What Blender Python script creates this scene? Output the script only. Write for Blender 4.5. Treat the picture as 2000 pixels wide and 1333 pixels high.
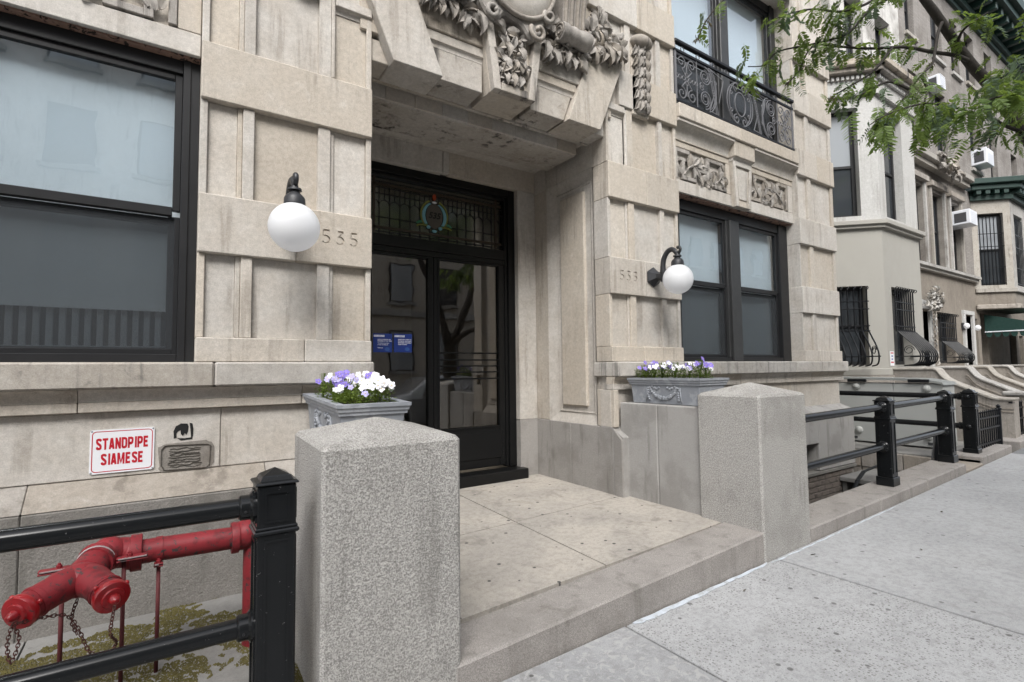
import bpy, bmesh, math, random
from mathutils import Vector, Matrix

for _o in list(bpy.data.objects):
    bpy.data.objects.remove(_o, do_unlink=True)
S = bpy.context.scene
COL = S.collection
PI = math.pi
rnd = random.Random(11)

# ------------------------------------------------------------------ camera
CP = Vector((0.0, -3.9, 1.31))
_p, _y, _r = (math.radians(a) for a in (3.19, 33.66, -0.65))
_F = Vector((math.sin(_y)*math.cos(_p), math.cos(_y)*math.cos(_p), math.sin(_p)))
_R0 = Vector((math.cos(_y), -math.sin(_y), 0)); _U0 = _R0.cross(_F)
_RT = math.cos(_r)*_R0 + math.sin(_r)*_U0
_UP = -math.sin(_r)*_R0 + math.cos(_r)*_U0
cd = bpy.data.cameras.new('camera'); cam = bpy.data.objects.new('camera', cd)
COL.objects.link(cam)
cd.sensor_width = 36; cd.lens = 36*999.2/2000; cd.clip_start = .05; cd.clip_end = 3000
cam.matrix_world = Matrix(((_RT.x, _UP.x, -_F.x, CP.x), (_RT.y, _UP.y, -_F.y, CP.y),
                           (_RT.z, _UP.z, -_F.z, CP.z), (0, 0, 0, 1)))
S.camera = cam

# ------------------------------------------------------------------ sky, sun, exposure
SUN_EL, SUN_AZ = math.radians(46), math.radians(212)     # azimuth clockwise from +Y
w = bpy.data.worlds.new('World'); S.world = w; w.use_nodes = True
nt = w.node_tree; nt.nodes.clear()
sky = nt.nodes.new('ShaderNodeTexSky'); sky.sky_type = 'NISHITA'; sky.sun_disc = False
sky.sun_elevation = SUN_EL; sky.sun_rotation = SUN_AZ; sky.air_density = 1.0; sky.dust_density = 3.0
hs = nt.nodes.new('ShaderNodeHueSaturation'); hs.inputs['Saturation'].default_value = .34
bg = nt.nodes.new('ShaderNodeBackground'); bg.inputs['Strength'].default_value = .15
wo = nt.nodes.new('ShaderNodeOutputWorld')
nt.links.new(sky.outputs[0], hs.inputs['Color']); nt.links.new(hs.outputs[0], bg.inputs['Color'])
nt.links.new(bg.outputs[0], wo.inputs['Surface'])
sl = bpy.data.lights.new('sun', 'SUN'); sl.energy = 1.5; sl.angle = math.radians(28); sl.color = (1, .985, .965)
so = bpy.data.objects.new('sun', sl); COL.objects.link(so)
_sd = Vector((math.sin(SUN_AZ)*math.cos(SUN_EL), math.cos(SUN_AZ)*math.cos(SUN_EL), math.sin(SUN_EL)))
so.rotation_euler = _sd.to_track_quat('Z', 'Y').to_euler(); so.location = (0, -6, 20)
S.view_settings.view_transform = 'Standard'; S.view_settings.look = 'None'
S.view_settings.gamma = 1; S.view_settings.use_curve_mapping = False
S.view_settings.exposure = 1.15

# ------------------------------------------------------------------ mesh helpers
class MB:
    def __init__(s): s.v = []; s.f = []
    def add(s, vs, fs):
        o = len(s.v); s.v += [tuple(v) for v in vs]; s.f += [tuple(i+o for i in f) for f in fs]; return s
    def box(s, x0, x1, y0, y1, z0, z1, b=0.0):
        if x1 < x0: x0, x1 = x1, x0
        if y1 < y0: y0, y1 = y1, y0
        if z1 < z0: z0, z1 = z1, z0
        b = min(b, (x1-x0)*.45, (y1-y0)*.45, (z1-z0)*.45)
        if b <= 0:
            vs = [(x, y, z) for x in (x0, x1) for y in (y0, y1) for z in (z0, z1)]
            return s.add(vs, [(0,1,3,2),(4,6,7,5),(0,4,5,1),(2,3,7,6),(0,2,6,4),(1,5,7,3)])
        lo = (x0, y0, z0); hi = (x1, y1, z1); idx = {}; vs = []
        for c in range(8):
            sg = [(c >> k) & 1 for k in range(3)]
            for a in range(3):          # vertex on the face of axis a
                p = [hi[k] if sg[k] else lo[k] for k in range(3)]
                for k in range(3):
                    if k != a: p[k] += -b if sg[k] else b
                idx[(c, a)] = len(vs); vs.append(p)
        fs = []
        for a in range(3):
            o1, o2 = [k for k in range(3) if k != a]
            for side in (0, 1):
                cs = []
                for u, v in ((0,0),(1,0),(1,1),(0,1)):
                    cs.append(idx[((side << a) | (u << o1) | (v << o2), a)])
                fs.append(cs if side else cs[::-1])
        for a in range(3):
            o1, o2 = [k for k in range(3) if k != a]
            for u in (0, 1):
                for v in (0, 1):
                    c0 = (u << o1) | (v << o2); c1 = c0 | (1 << a)
                    fs.append((idx[(c0, o1)], idx[(c1, o1)], idx[(c1, o2)], idx[(c0, o2)]))
        for c in range(8): fs.append((idx[(c, 0)], idx[(c, 1)], idx[(c, 2)]))
        return s.add(vs, fs)
    def prism(s, poly, axis, a0, a1):
        """poly: 2-D points; axis: the extrusion axis; other two axes in order."""
        n = len(poly); vs = []
        for a in (a0, a1):
            for (u, v) in poly:
                vs.append((a, u, v) if axis == 0 else (u, a, v) if axis == 1 else (u, v, a))
        return s.add(vs, [tuple(range(n)), tuple(range(2*n-1, n-1, -1))] + [(i, i+n, (i+1) % n+n, (i+1) % n) for i in range(n)])
    def hexa(s, p):      # 8 corners: bottom 4 ccw, top 4 ccw
        return s.add(p, [(3,2,1,0),(4,5,6,7),(0,1,5,4),(1,2,6,5),(2,3,7,6),(3,0,4,7)])
    def tube(s, pts, r, n=8, cap=True, flat=None):
        pts = [Vector(p) for p in pts]; m = len(pts)
        rs = r if isinstance(r, (list, tuple)) else [r]*m
        rings = []; up = None; vs = []
        for i in range(m):
            t = (pts[min(i+1, m-1)]-pts[max(i-1, 0)])
            if t.length < 1e-9: t = Vector((0, 0, 1))
            t.normalize()
            if up is None:
                up = Vector((0, 0, 1)) if abs(t.z) < .9 else Vector((0, 1, 0))
            sd = t.cross(up)
            if sd.length < 1e-6: sd = t.cross(Vector((1, .1, 0)))
            sd.normalize(); up = sd.cross(t).normalized()
            for k in range(n):
                a = 2*PI*(k+.5)/n
                c, q = math.cos(a)*rs[i], math.sin(a)*rs[i]
                if flat: q *= flat
                vs.append(pts[i]+sd*c+up*q)
        fs = []
        for i in range(m-1):
            for k in range(n):
                fs.append((i*n+k, i*n+(k+1) % n, (i+1)*n+(k+1) % n, (i+1)*n+k))
        if cap: fs += [tuple(range(n))[::-1], tuple((m-1)*n+k for k in range(n))]
        return s.add(vs, fs)
    def lathe(s, prof, M=None, n=20):
        """prof: (r, h) along local +Z, M places it."""
        M = M or Matrix(); vs = []; fs = []; m = len(prof)
        for (r, h) in prof:
            for k in range(n):
                a = 2*PI*k/n; vs.append(M @ Vector((r*math.cos(a), r*math.sin(a), h)))
        for i in range(m-1):
            for k in range(n):
                fs.append((i*n+k, i*n+(k+1) % n, (i+1)*n+(k+1) % n, (i+1)*n+k))
        if prof[0][0] > 1e-5: fs.append(tuple(range(n))[::-1])
        if prof[-1][0] > 1e-5: fs.append(tuple((m-1)*n+k for k in range(n)))
        return s.add(vs, fs)
    def sphere(s, c, r, n=16, m=10, M=None):
        c = Vector(c); rr = r if isinstance(r, (tuple, list)) else (r, r, r)
        vs = []; fs = []
        for i in range(m+1):
            t = PI*i/m
            for k in range(n):
                a = 2*PI*k/n
                p = Vector((rr[0]*math.sin(t)*math.cos(a), rr[1]*math.sin(t)*math.sin(a), rr[2]*math.cos(t)))
                if M: p = M @ p
                vs.append(c+p)
        for i in range(m):
            for k in range(n):
                fs.append((i*n+k, (i+1)*n+k, (i+1)*n+(k+1) % n, i*n+(k+1) % n))
        return s.add(vs, fs)
    def quad(s, a, b, c, d): return s.add([a, b, c, d], [(0, 1, 2, 3)])
    def torus(s, M, R, r, n=16, k=6, a0=0, a1=2*PI):
        full = abs(a1-a0-2*PI) < 1e-6
        pts = [M @ Vector((R*math.cos(a0+(a1-a0)*i/n), R*math.sin(a0+(a1-a0)*i/n), 0)) for i in range(n+(0 if full else 1))]
        if full: pts.append(pts[0]); 
        return s.tube(pts, r, k, cap=not full)
    def mesh(s, name, mat=None, smooth=False, bevel=0, xf=None, weld=False):
        me = bpy.data.meshes.new(name)
        vs = [xf(Vector(v)) for v in s.v] if xf else s.v
        me.from_pydata([tuple(v) for v in vs], [], s.f)
        bm = bmesh.new(); bm.from_mesh(me)
        if weld: bmesh.ops.remove_doubles(bm, verts=bm.verts, dist=1e-5)
        bmesh.ops.recalc_face_normals(bm, faces=bm.faces)
        if bevel:
            es = [e for e in bm.edges if len(e.link_faces) == 2 and e.calc_face_angle(0) > .35]
            bmesh.ops.bevel(bm, geom=es, offset=bevel, segments=1, affect='EDGES', clamp_overlap=True)
        bm.to_mesh(me); bm.free()
        if smooth is True:
            for p in me.polygons: p.use_smooth = True
        elif smooth:
            for p in me.polygons: p.use_smooth = True
            me.set_sharp_from_angle(angle=math.radians(smooth))
        if mat: me.materials.append(mat)
        return me
    def obj(s, name, mat=None, parent=None, **k):
        return link(name, s.mesh(name, mat, **k), parent)

def link(name, me, parent=None, loc=None, rot=None, scale=None):
    o = bpy.data.objects.new(name, me); COL.objects.link(o)
    if parent is not None:
        o.parent = parent
        if '_base' in parent:            # geometry given in world coordinates
            o.matrix_parent_inverse = Matrix.Translation(-Vector(parent['_base']))
    if loc is not None: o.location = loc
    if rot is not None: o.rotation_euler = rot
    if scale is not None: o.scale = scale
    return o
EMPTIES = []
def thing(name, label, cat, base=(0, 0, 0), group=None, local=False, rotz=0):
    o = bpy.data.objects.new(name, None); COL.objects.link(o); o.location = base
    o.rotation_euler = (0, 0, rotz); o.empty_display_size = .1
    o['label'] = label; o['category'] = cat
    if group: o['group'] = group
    if not local: o['_base'] = list(base); EMPTIES.append(o)
    return o
def tag(o, label, cat, group=None):
    o['label'] = label; o['category'] = cat
    if group: o['group'] = group
    return o
def structure(o): o['kind'] = 'structure'; return o
def bx(name, mat, parent, x0, x1, y0, y1, z0, z1, b=.004, xf=None):
    return MB().box(x0, x1, y0, y1, z0, z1, b).obj(name, mat, parent, xf=xf)
def text_mesh(txt, size, depth=.001, offset=0.0, shear=0.0, spacing=1.0, res=3):
    cu = bpy.data.curves.new('t', 'FONT'); cu.body = txt; cu.size = size; cu.extrude = depth
    cu.offset = offset; cu.shear = shear; cu.space_character = spacing; cu.resolution_u = res
    cu.align_x = 'CENTER'; cu.align_y = 'CENTER'
    o = bpy.data.objects.new('t', cu); COL.objects.link(o)
    dg = bpy.context.evaluated_depsgraph_get()
    me = bpy.data.meshes.new_from_object(o.evaluated_get(dg))
    bpy.data.objects.remove(o, do_unlink=True); bpy.data.curves.remove(cu)
    return me
def boolean_cut(o, cutter):
    m = o.modifiers.new('cut', 'BOOLEAN'); m.object = cutter; m.solver = 'EXACT'; m.use_self = True
    dg = bpy.context.evaluated_depsgraph_get()
    me = bpy.data.meshes.new_from_object(o.evaluated_get(dg))
    o.modifiers.clear(); o.data = me
    bpy.data.objects.remove(cutter, do_unlink=True)
def smoothline(pts, n=8):
    """Catmull-Rom through points."""
    P = [Vector(p) for p in pts]; out = []
    for i in range(len(P)-1):
        a, b, c, d = P[max(i-1, 0)], P[i], P[i+1], P[min(i+2, len(P)-1)]
        for k in range(n):
            t = k/n
            out.append(.5*((2*b)+(c-a)*t+(2*a-5*b+4*c-d)*t*t+(3*b-a-3*c+d)*t**3))
    out.append(P[-1]); return out

# ------------------------------------------------------------------ materials
class NT:
    def __init__(s, name):
        s.m = bpy.data.materials.new(name); s.m.use_nodes = True; s.t = s.m.node_tree; s.t.nodes.clear()
        s.out = s.t.nodes.new('ShaderNodeOutputMaterial')
        s.b = s.n('ShaderNodeBsdfPrincipled'); s.t.links.new(s.b.outputs[0], s.out.inputs['Surface'])
    def n(s, typ, **k):
        x = s.t.nodes.new(typ)
        for a, v in k.items(): setattr(x, a, v)
        return x
    def l(s, a, b): s.t.links.new(a, b)
    def val(s, sock, v):
        if hasattr(v, 'bl_idname') or isinstance(v, bpy.types.NodeSocket): s.l(v, sock)
        else:
            if isinstance(v, (tuple, list)) and len(v) == 3 and len(sock.default_value) == 4: v = (*v, 1)
            sock.default_value = v
    def pos(s, obj=False, scale=(1, 1, 1)):
        if obj: o = s.n('ShaderNodeTexCoord').outputs['Object']
        else: o = s.n('ShaderNodeNewGeometry').outputs['Position']
        if scale == (1, 1, 1): return o
        mp = s.n('ShaderNodeVectorMath', operation='MULTIPLY'); s.l(o, mp.inputs[0]); mp.inputs[1].default_value = scale
        return mp.outputs[0]
    def noise(s, vec, scale, detail=4, rough=.55, dist=0):
        x = s.n('ShaderNodeTexNoise'); s.l(vec, x.inputs['Vector'])
        x.inputs['Scale'].default_value = scale; x.inputs['Detail'].default_value = detail
        x.inputs['Roughness'].default_value = rough; x.inputs['Distortion'].default_value = dist
        return x.outputs['Fac']
    def voro(s, vec, scale, feature='F1', out='Distance', rnd_=1, dim='2D'):
        x = s.n('ShaderNodeTexVoronoi', feature=feature); s.l(vec, x.inputs['Vector'])
        x.voronoi_dimensions = dim; x.inputs['Scale'].default_value = scale; x.inputs['Randomness'].default_value = rnd_
        return x.outputs[out]
    def ramp(s, fac, *stops):
        x = s.n('ShaderNodeMapRange', interpolation_type='SMOOTHSTEP'); s.l(fac, x.inputs['Value'])
        (a, va), (b, vb) = stops
        x.inputs['From Min'].default_value = a; x.inputs['From Max'].default_value = b
        x.inputs['To Min'].default_value = va; x.inputs['To Max'].default_value = vb
        return x.outputs['Result']
    def mix(s, fac, a, b, mode='MIX'):
        x = s.n('ShaderNodeMix', data_type='RGBA', blend_type=mode)
        s.val(x.inputs[0], fac); s.val(x.inputs[6], a); s.val(x.inputs[7], b); return x.outputs[2]
    def math(s, op, a, b=0.0):
        x = s.n('ShaderNodeMath', operation=op); s.val(x.inputs[0], a); s.val(x.inputs[1], b); return x.outputs[0]
    def rand(s): return s.n('ShaderNodeObjectInfo').outputs['Random']
    def bump(s, h, strength=.3, dist=.01):
        x = s.n('ShaderNodeBump'); x.inputs['Strength'].default_value = strength; x.inputs['Distance'].default_value = dist
        s.l(h, x.inputs['Height']); s.l(x.outputs[0], s.b.inputs['Normal']); return x
    def set(s, **k):
        for a, v in k.items(): s.val(s.b.inputs[{'color': 'Base Color', 'rough': 'Roughness', 'metal': 'Metallic', 'spec': 'Specular IOR Level',
                 'coat': 'Coat Weight', 'coatr': 'Coat Roughness', 'emit': 'Emission Color', 'emits': 'Emission Strength', 'sss': 'Subsurface Weight',
                 'trans': 'Transmission Weight', 'alpha': 'Alpha'}[a]], v)
        return s.m

def limestone(name, c0, c1, streak=(.15, .13, .11), amt=.55, var=.16, grime=.6, warm=(1.04, .97, .86)):
    t = NT(name); p = t.pos()
    big = t.noise(p, .8, 5, .6); mid = t.noise(p, 4.5, 5, .65); mott = t.noise(p, 30, 5, .7)
    st = t.noise(t.pos(scale=(1, 1, .07)), 11, 5, .62); st2 = t.noise(p, 1.5, 3); fine = t.noise(p, 150, 3, .7)
    blot = t.noise(p, 9, 7, .72, .6); pits = t.noise(p, 75, 2, .5); r = t.rand()
    c = t.mix(t.ramp(t.math('ADD', t.math('MULTIPLY', big, .6), t.math('MULTIPLY', mid, .4)), (.40, 0), (.60, 1)), c0, c1)
    c = t.mix(t.math('MULTIPLY', t.ramp(r, (.35, 0), (.9, 1)), .55), c, tuple(a*b for a, b in zip(c1, warm)))
    c = t.mix(t.math('MULTIPLY', t.ramp(st, (.50, 0), (.64, 1)), t.ramp(st2, (.44, 0), (.60, amt))), c, streak)
    c = t.mix(t.math('MULTIPLY', t.ramp(blot, (.55, 0), (.72, 1)), grime*.6), c, streak)
    c = t.mix(t.math('MULTIPLY', t.ramp(blot, (.30, 1), (.44, 0)), .35), c, tuple(min(1, x*1.25) for x in c0))
    c = t.mix(t.ramp(pits, (.17, .7), (.23, 0)), c, streak)
    k = t.math('ADD', 1-var/2, t.math('MULTIPLY', t.math('FRACT', t.math('MULTIPLY', r, 7.31)), var))
    k = t.math('MULTIPLY', k, t.ramp(fine, (.35, .90), (.65, 1.08))); k = t.math('MULTIPLY', k, t.ramp(mott, (.35, .92), (.65, 1.07)))
    vm = t.n('ShaderNodeVectorMath', operation='SCALE'); t.l(c, vm.inputs[0]); t.l(k, vm.inputs['Scale'])
    h = t.math('ADD', t.math('MULTIPLY', fine, .5), t.math('ADD', t.math('MULTIPLY', mott, .6), t.math('MULTIPLY', blot, .8)))
    t.bump(h, .35, .007)
    return t.set(color=vm.outputs[0], rough=.88, spec=.25)
M = {}
M['stone'] = limestone('limestone', (.525, .50, .462), (.465, .43, .385), streak=(.24, .21, .178), amt=.5, grime=.34, var=.14)
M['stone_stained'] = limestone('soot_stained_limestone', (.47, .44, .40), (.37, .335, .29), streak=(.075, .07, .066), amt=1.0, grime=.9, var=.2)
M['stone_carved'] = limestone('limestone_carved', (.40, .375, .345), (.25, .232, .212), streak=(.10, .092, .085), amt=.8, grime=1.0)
M['stone_sill'] = limestone('limestone_sill', (.47, .45, .42), (.39, .365, .33), streak=(.15, .145, .135), amt=.75, grime=1.0)
M['stone_white'] = limestone('limestone_white', (.47, .47, .46), (.425, .425, .41), amt=.3, grime=.2, var=.06, warm=(1, .98, .95))
M['stone_brown'] = limestone('brown_limestone', (.255, .235, .21), (.18, .165, .147), amt=.9, grime=.8)
M['stoop'] = limestone('stoop_stone', (.34, .315, .285), (.27, .247, .222), amt=.7, grime=.9)
M['coping'] = limestone('coping_stone', (.40, .39, .37), (.31, .30, .282), amt=.7, grime=.9)

def granite(name, light, dark, sc=150, bump=.5, stain=.5):
    t = NT(name); p = t.pos()
    a = t.noise(p, sc, 4, .75); b = t.noise(p, sc*2.1, 3, .7); big = t.noise(p, 2.2, 5, .6)
    st = t.noise(t.pos(scale=(1, 1, .12)), 7, 5, .65)
    c = t.mix(t.ramp(a, (.40, 0), (.60, 1)), dark, light)
    c = t.mix(t.ramp(b, (.60, 0), (.72, .6)), c, tuple(x*1.35 for x in light))
    c = t.mix(t.ramp(b, (.28, .75), (.38, 0)), c, tuple(x*.35 for x in dark))
    c = t.mix(t.math('MULTIPLY', t.ramp(big, (.47, 0), (.64, 1)), stain*.42), c, (.16, .15, .135))
    c = t.mix(t.math('MULTIPLY', t.ramp(st, (.53, 0), (.67, 1)), stain*.5), c, (.12, .115, .10))
    t.bump(t.math('ADD', a, t.math('MULTIPLY', t.noise(p, sc*.45, 3), 1.2)), bump, .006)
    return t.set(color=c, rough=.82, spec=.3)
M['granite'] = granite('hammered_granite', (.54, .525, .495), (.25, .24, .226), 140, .9, .6)
M['granite_smooth'] = granite('smooth_granite', (.40, .39, .375), (.30, .29, .275), 240, .2, .8)
M['granite_kerb'] = granite('kerb_granite', (.40, .375, .35), (.24, .22, .205), 190, .4, .8)
M['weathering'] = limestone('weathered_ledge_stone', (.36, .335, .305), (.28, .258, .23), amt=.7, grime=.8)
M['plinth_warm'] = granite('rough_stucco_base', (.27, .255, .235), (.20, .188, .172), 110, .9, .8)
M['plinth'] = granite('plinth_granite', (.36, .345, .325), (.27, .255, .24), 210, .5, .9)

def concrete(name, c0, c1, speck=None, sc=200, spots=.0, patch=None, stain=.25):
    t = NT(name); p = t.pos()
    big = t.noise(p, 1.3, 6, .6); mid = t.noise(p, 22, 5, .7); fine = t.noise(p, sc, 3, .7)
    c = t.mix(t.ramp(big, (.40, 0), (.60, 1)), c0, c1)
    c = t.mix(t.ramp(t.noise(p, 3.1, 6, .7, .8), (.52, 0), (.70, stain)), c, (.17, .155, .13))
    c = t.mix(t.ramp(mid, (.38, .22), (.56, 0)), c, (.12, .115, .11))
    c = t.mix(t.ramp(fine, (.36, .34), (.60, 0)), c, (.14, .135, .13))
    if patch:
        c = t.mix(t.ramp(t.noise(p, 17, 4, .6, 1.2), (.54, 0), (.60, .5)), c, patch)
    if speck:
        d = t.voro(p, 46); r = t.voro(p, 46, out='Color')
        sp = t.n('ShaderNodeSeparateColor'); t.l(r, sp.inputs[0])
        rad = t.math('MULTIPLY', sp.outputs[0], .30)
        m = t.ramp(t.math('SUBTRACT', d, rad), (-.02, 1), (.05, 0))
        m = t.math('MULTIPLY', m, t.ramp(t.noise(p, 2.3, 3), (.36, .35), (.52, 1.0)))
        c = t.mix(m, c, t.mix(sp.outputs[1], speck, (.24, .235, .225)))
    if spots:
        d = t.voro(p, 5.5); r = t.voro(p, 5.5, out='Color')
        sp = t.n('ShaderNodeSeparateColor'); t.l(r, sp.inputs[0])
        rad = t.ramp(sp.outputs[0], (.55, 0), (1, .085))
        m = t.ramp(t.math('SUBTRACT', t.math('ADD', d, t.math('MULTIPLY', t.noise(p, 60, 2), .03)), rad), (0, spots), (.03, 0))
        c = t.mix(m, c, (.07, .068, .065))
    t.bump(t.math('ADD', fine, mid), .22, .004)
    return t.set(color=c, rough=.85, spec=.3)
M['side_a'] = concrete('sidewalk_patched', (.39, .395, .40), (.345, .35, .355), patch=(.46, .455, .445), spots=.8)
M['side_b'] = concrete('sidewalk_aggregate', (.465, .47, .475), (.42, .425, .43), speck=(.19, .19, .19), spots=.7, stain=.10)
M['side_c'] = concrete('sidewalk_plain', (.44, .445, .45), (.395, .40, .405), spots=.6, stain=.16)
M['side_d'] = concrete('sidewalk_bluestone', (.22, .225, .23), (.18, .185, .19))
M['joint'] = concrete('joint_dirt', (.10, .095, .085), (.07, .066, .06))
M['landing'] = concrete('landing_stone', (.495, .455, .40), (.41, .38, .34), spots=.95, stain=.5)
M['asphalt'] = concrete('asphalt', (.06, .06, .06), (.045, .045, .047))
M['area'] = concrete('areaway_concrete', (.27, .265, .25), (.20, .195, .185), spots=.3, stain=.5)
M['cement'] = concrete('old_cement', (.24, .23, .21), (.16, .155, .14))

def plain(name, col, rough=.5, metal=0, spec=.5, coat=0, var=.12, sc=6, bump=.0, bsc=120, chips=None, chip_sc=40, chip_t=.70, dirt=None):
    t = NT(name); p = t.pos(True)
    n1 = t.noise(p, sc, 5, .6)
    c = t.mix(n1, tuple(x*(1-var) for x in col), tuple(min(1, x*(1+var)) for x in col))
    if dirt:
        c = t.mix(t.ramp(t.noise(t.pos(), 11, 5, .65), (.50, 0), (.64, .8)), c, dirt)
    r = t.ramp(t.noise(p, sc*3, 4), (.3, rough*.92), (.7, min(1, rough*1.1)))
    if chips:
        m = t.ramp(t.noise(t.pos(), chip_sc, 4, .7, .6), (chip_t, 0), (chip_t+.03, 1))
        c = t.mix(m, c, chips)
    if bump: t.bump(t.noise(t.pos(), bsc, 3), bump, .004)
    return t.set(color=c, rough=r, metal=metal, spec=spec, coat=coat, coatr=.15)
M['stone_beige'] = plain('painted_masonry', (.33, .32, .29), .8, spec=.3, var=.05, sc=2, bump=.1, bsc=200)
M['black'] = plain('black_gloss_paint', (.009, .010, .011), .17, spec=.30, chips=(.16, .16, .16), chip_sc=42, chip_t=.675, var=.05)
M['black_far'] = plain('black_iron', (.008, .009, .011), .4, spec=.25)
M['black_door'] = plain('black_door_paint', (.007, .0072, .0075), .3, spec=.25, var=.05, sc=2)
M['lampblack'] = plain('lamp_black', (.022, .023, .026), .45, bump=.05)
M['red'] = plain('faded_red_paint', (.205, .020, .026), .5, spec=.3, var=.35, sc=6, chips=(.045, .035, .035), chip_sc=38, chip_t=.585, dirt=(.085, .014, .016), bump=.15, bsc=70)
M['red_cap'] = plain('bright_red_paint', (.33, .006, .011), .30, coat=.25, chips=(.05, .02, .02), chip_sc=60, chip_t=.62)
M['rust'] = plain('rusty_iron', (.075, .025, .02), .8, var=.5, sc=40)
M['rod'] = plain('painted_rod', (.10, .018, .02), .7, var=.4, sc=20)
M['chip_white'] = plain('worn_bare_metal', (.30, .25, .25), .5, var=.5, sc=60)
M['lead'] = plain('lead_grey', (.25, .265, .29), .5, spec=.5, var=.2, sc=7, bump=.1, bsc=90, dirt=(.36, .375, .40))
M['white_sign'] = plain('sign_white', (.78, .79, .82), .35, var=.02)
M['sign_red'] = plain('sign_red', (.48, .008, .022), .4, var=.03)
M['sign_blue'] = plain('poster_blue', (.012, .035, .20), .4, var=.1)
M['print_white'] = plain('print_white', (.75, .76, .8), .5, var=.02)
M['print_blue'] = plain('print_pale_blue', (.03, .09, .30), .5, var=.02)
M['frame'] = plain('window_frame', (.018, .0185, .020), .4, spec=.3, var=.2, sc=4)
M['frame_mid'] = plain('window_mullion', (.036, .037, .038), .45, var=.2, sc=4)
M['shade'] = plain('roller_shade', (.80, .82, .84), .9, var=.04, sc=1)
M['radiator'] = plain('radiator_grey', (.42, .43, .44), .6)
M['interior'] = plain('dark_interior', (.03, .028, .026), .8)
M['lobby'] = plain('lobby_wall', (.42, .385, .34), .7)
M['green_paint'] = plain('green_cornice_paint', (.012, .035, .028), .5, var=.3, sc=5)
M['awning'] = plain('green_awning_canvas', (.006, .035, .028), .8)
M['white_metal'] = plain('white_enamel', (.68, .70, .74), .4, var=.05)
M['vent_dark'] = plain('vent_dark', (.05, .05, .055), .6)
M['cabinet'] = plain('grey_cabinet', (.40, .41, .395), .6, var=.06, sc=2)
M['cabinet_lid'] = plain('grey_cabinet_lid', (.24, .25, .24), .6)
M['soil'] = plain('potting_soil', (.05, .033, .022), .95, var=.6, sc=60, bump=1, bsc=120)
M['rusty_steel'] = plain('peeling_lintel', (.24, .15, .115), .9, var=.5, sc=22, chips=(.015, .010, .008), chip_sc=17, chip_t=.55)
M['caulk'] = plain('white_caulk', (.55, .59, .64), .8, var=.2, sc=14, dirt=(.36, .37, .37))
M['graffiti'] = plain('black_spray', (.006, .006, .006), .7)
M['smear'] = limestone('wet_grey_smear', (.145, .135, .12), (.09, .084, .075), amt=.9)
M['smear_light'] = limestone('dried_grey_smear', (.27, .25, .225), (.20, .185, .165))
M['dirt'] = plain('black_tar', (.03, .03, .03), .8)
def glass(name, tint, rough=0.0, ior=1.5):
    t = NT(name); t.t.nodes.remove(t.b)
    f0 = ((ior-1)/(ior+1))**2
    lw = t.n('ShaderNodeLayerWeight'); lw.inputs['Blend'].default_value = .5
    fac = t.math('ADD', f0, t.math('MULTIPLY', t.math('POWER', lw.outputs['Facing'], 5.0), 1-f0))
    tr = t.n('ShaderNodeBsdfTransparent'); tr.inputs[0].default_value = (*tint, 1)
    gl = t.n('ShaderNodeBsdfGlossy'); gl.inputs['Roughness'].default_value = rough
    bp = t.n('ShaderNodeBump'); bp.inputs['Strength'].default_value = .25; bp.inputs['Distance'].default_value = .004; t.l(t.noise(t.pos(), 2.6, 2), bp.inputs['Height']); t.l(bp.outputs[0], gl.inputs['Normal'])
    mx = t.n('ShaderNodeMixShader'); t.l(fac, mx.inputs[0]); t.l(tr.outputs[0], mx.inputs[1]); t.l(gl.outputs[0], mx.inputs[2])
    t.l(mx.outputs[0], t.out.inputs['Surface']); return t.m
M['glass'] = glass('window_glass', (.90, .94, .96), ior=2.3)
M['glass_dark'] = glass('dark_door_glass', (.72, .70, .66), ior=2.25)
M['glass_leaded'] = glass('leaded_glass', (.42, .44, .37), rough=.10, ior=2.1)
def screen():
    t = NT('insect_screen'); t.t.nodes.remove(t.b)
    tr = t.n('ShaderNodeBsdfTransparent'); df = t.n('ShaderNodeBsdfDiffuse'); df.inputs[0].default_value = (.055, .06, .065, 1)
    mx = t.n('ShaderNodeMixShader'); mx.inputs[0].default_value = .62
    t.l(tr.outputs[0], mx.inputs[1]); t.l(df.outputs[0], mx.inputs[2]); t.l(mx.outputs[0], t.out.inputs['Surface']); return t.m
M['screen'] = screen()
def globe():
    t = NT('opal_globe'); t.set(color=(.93, .94, .95), rough=.28, coat=.15)
    tl = t.n('ShaderNodeBsdfTranslucent'); tl.inputs[0].default_value = (.95, .96, .98, 1); mx = t.n('ShaderNodeMixShader'); mx.inputs[0].default_value = .45
    t.l(t.b.outputs[0], mx.inputs[1]); t.l(tl.outputs[0], mx.inputs[2]); t.l(mx.outputs[0], t.out.inputs['Surface']); return t.m
M['globe'] = globe()
def leafmat(name, c0, c1, trans=.35):
    t = NT(name); t.b.inputs['Base Color'].default_value = (*c0, 1)
    c = t.mix(t.rand(), c0, c1); c = t.mix(t.ramp(t.noise(t.pos(), 35, 3), (.35, 0), (.7, .5)), c, tuple(x*.6 for x in c0))
    t.set(color=c, rough=.5, spec=.35)
    tl = t.n('ShaderNodeBsdfTranslucent'); t.l(t.mix(.5, c, (.22, .30, .02)), tl.inputs[0])
    mx = t.n('ShaderNodeMixShader'); mx.inputs[0].default_value = trans
    t.l(t.b.outputs[0], mx.inputs[1]); t.l(tl.outputs[0], mx.inputs[2]); t.l(mx.outputs[0], t.out.inputs['Surface']); return t.m
M['leaf'] = leafmat('locust_leaf', (.12, .195, .055), (.195, .275, .085), .5)
M['leaf_shade'] = leafmat('locust_leaf_shade_side', (.10, .150, .10), (.15, .205, .135), .3)  # duller, bluer copy of the leaf colour: shade side of the foliage painted in
M['pod'] = plain('dry_pods', (.075, .06, .03), .9, var=.5, sc=30)
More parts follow.
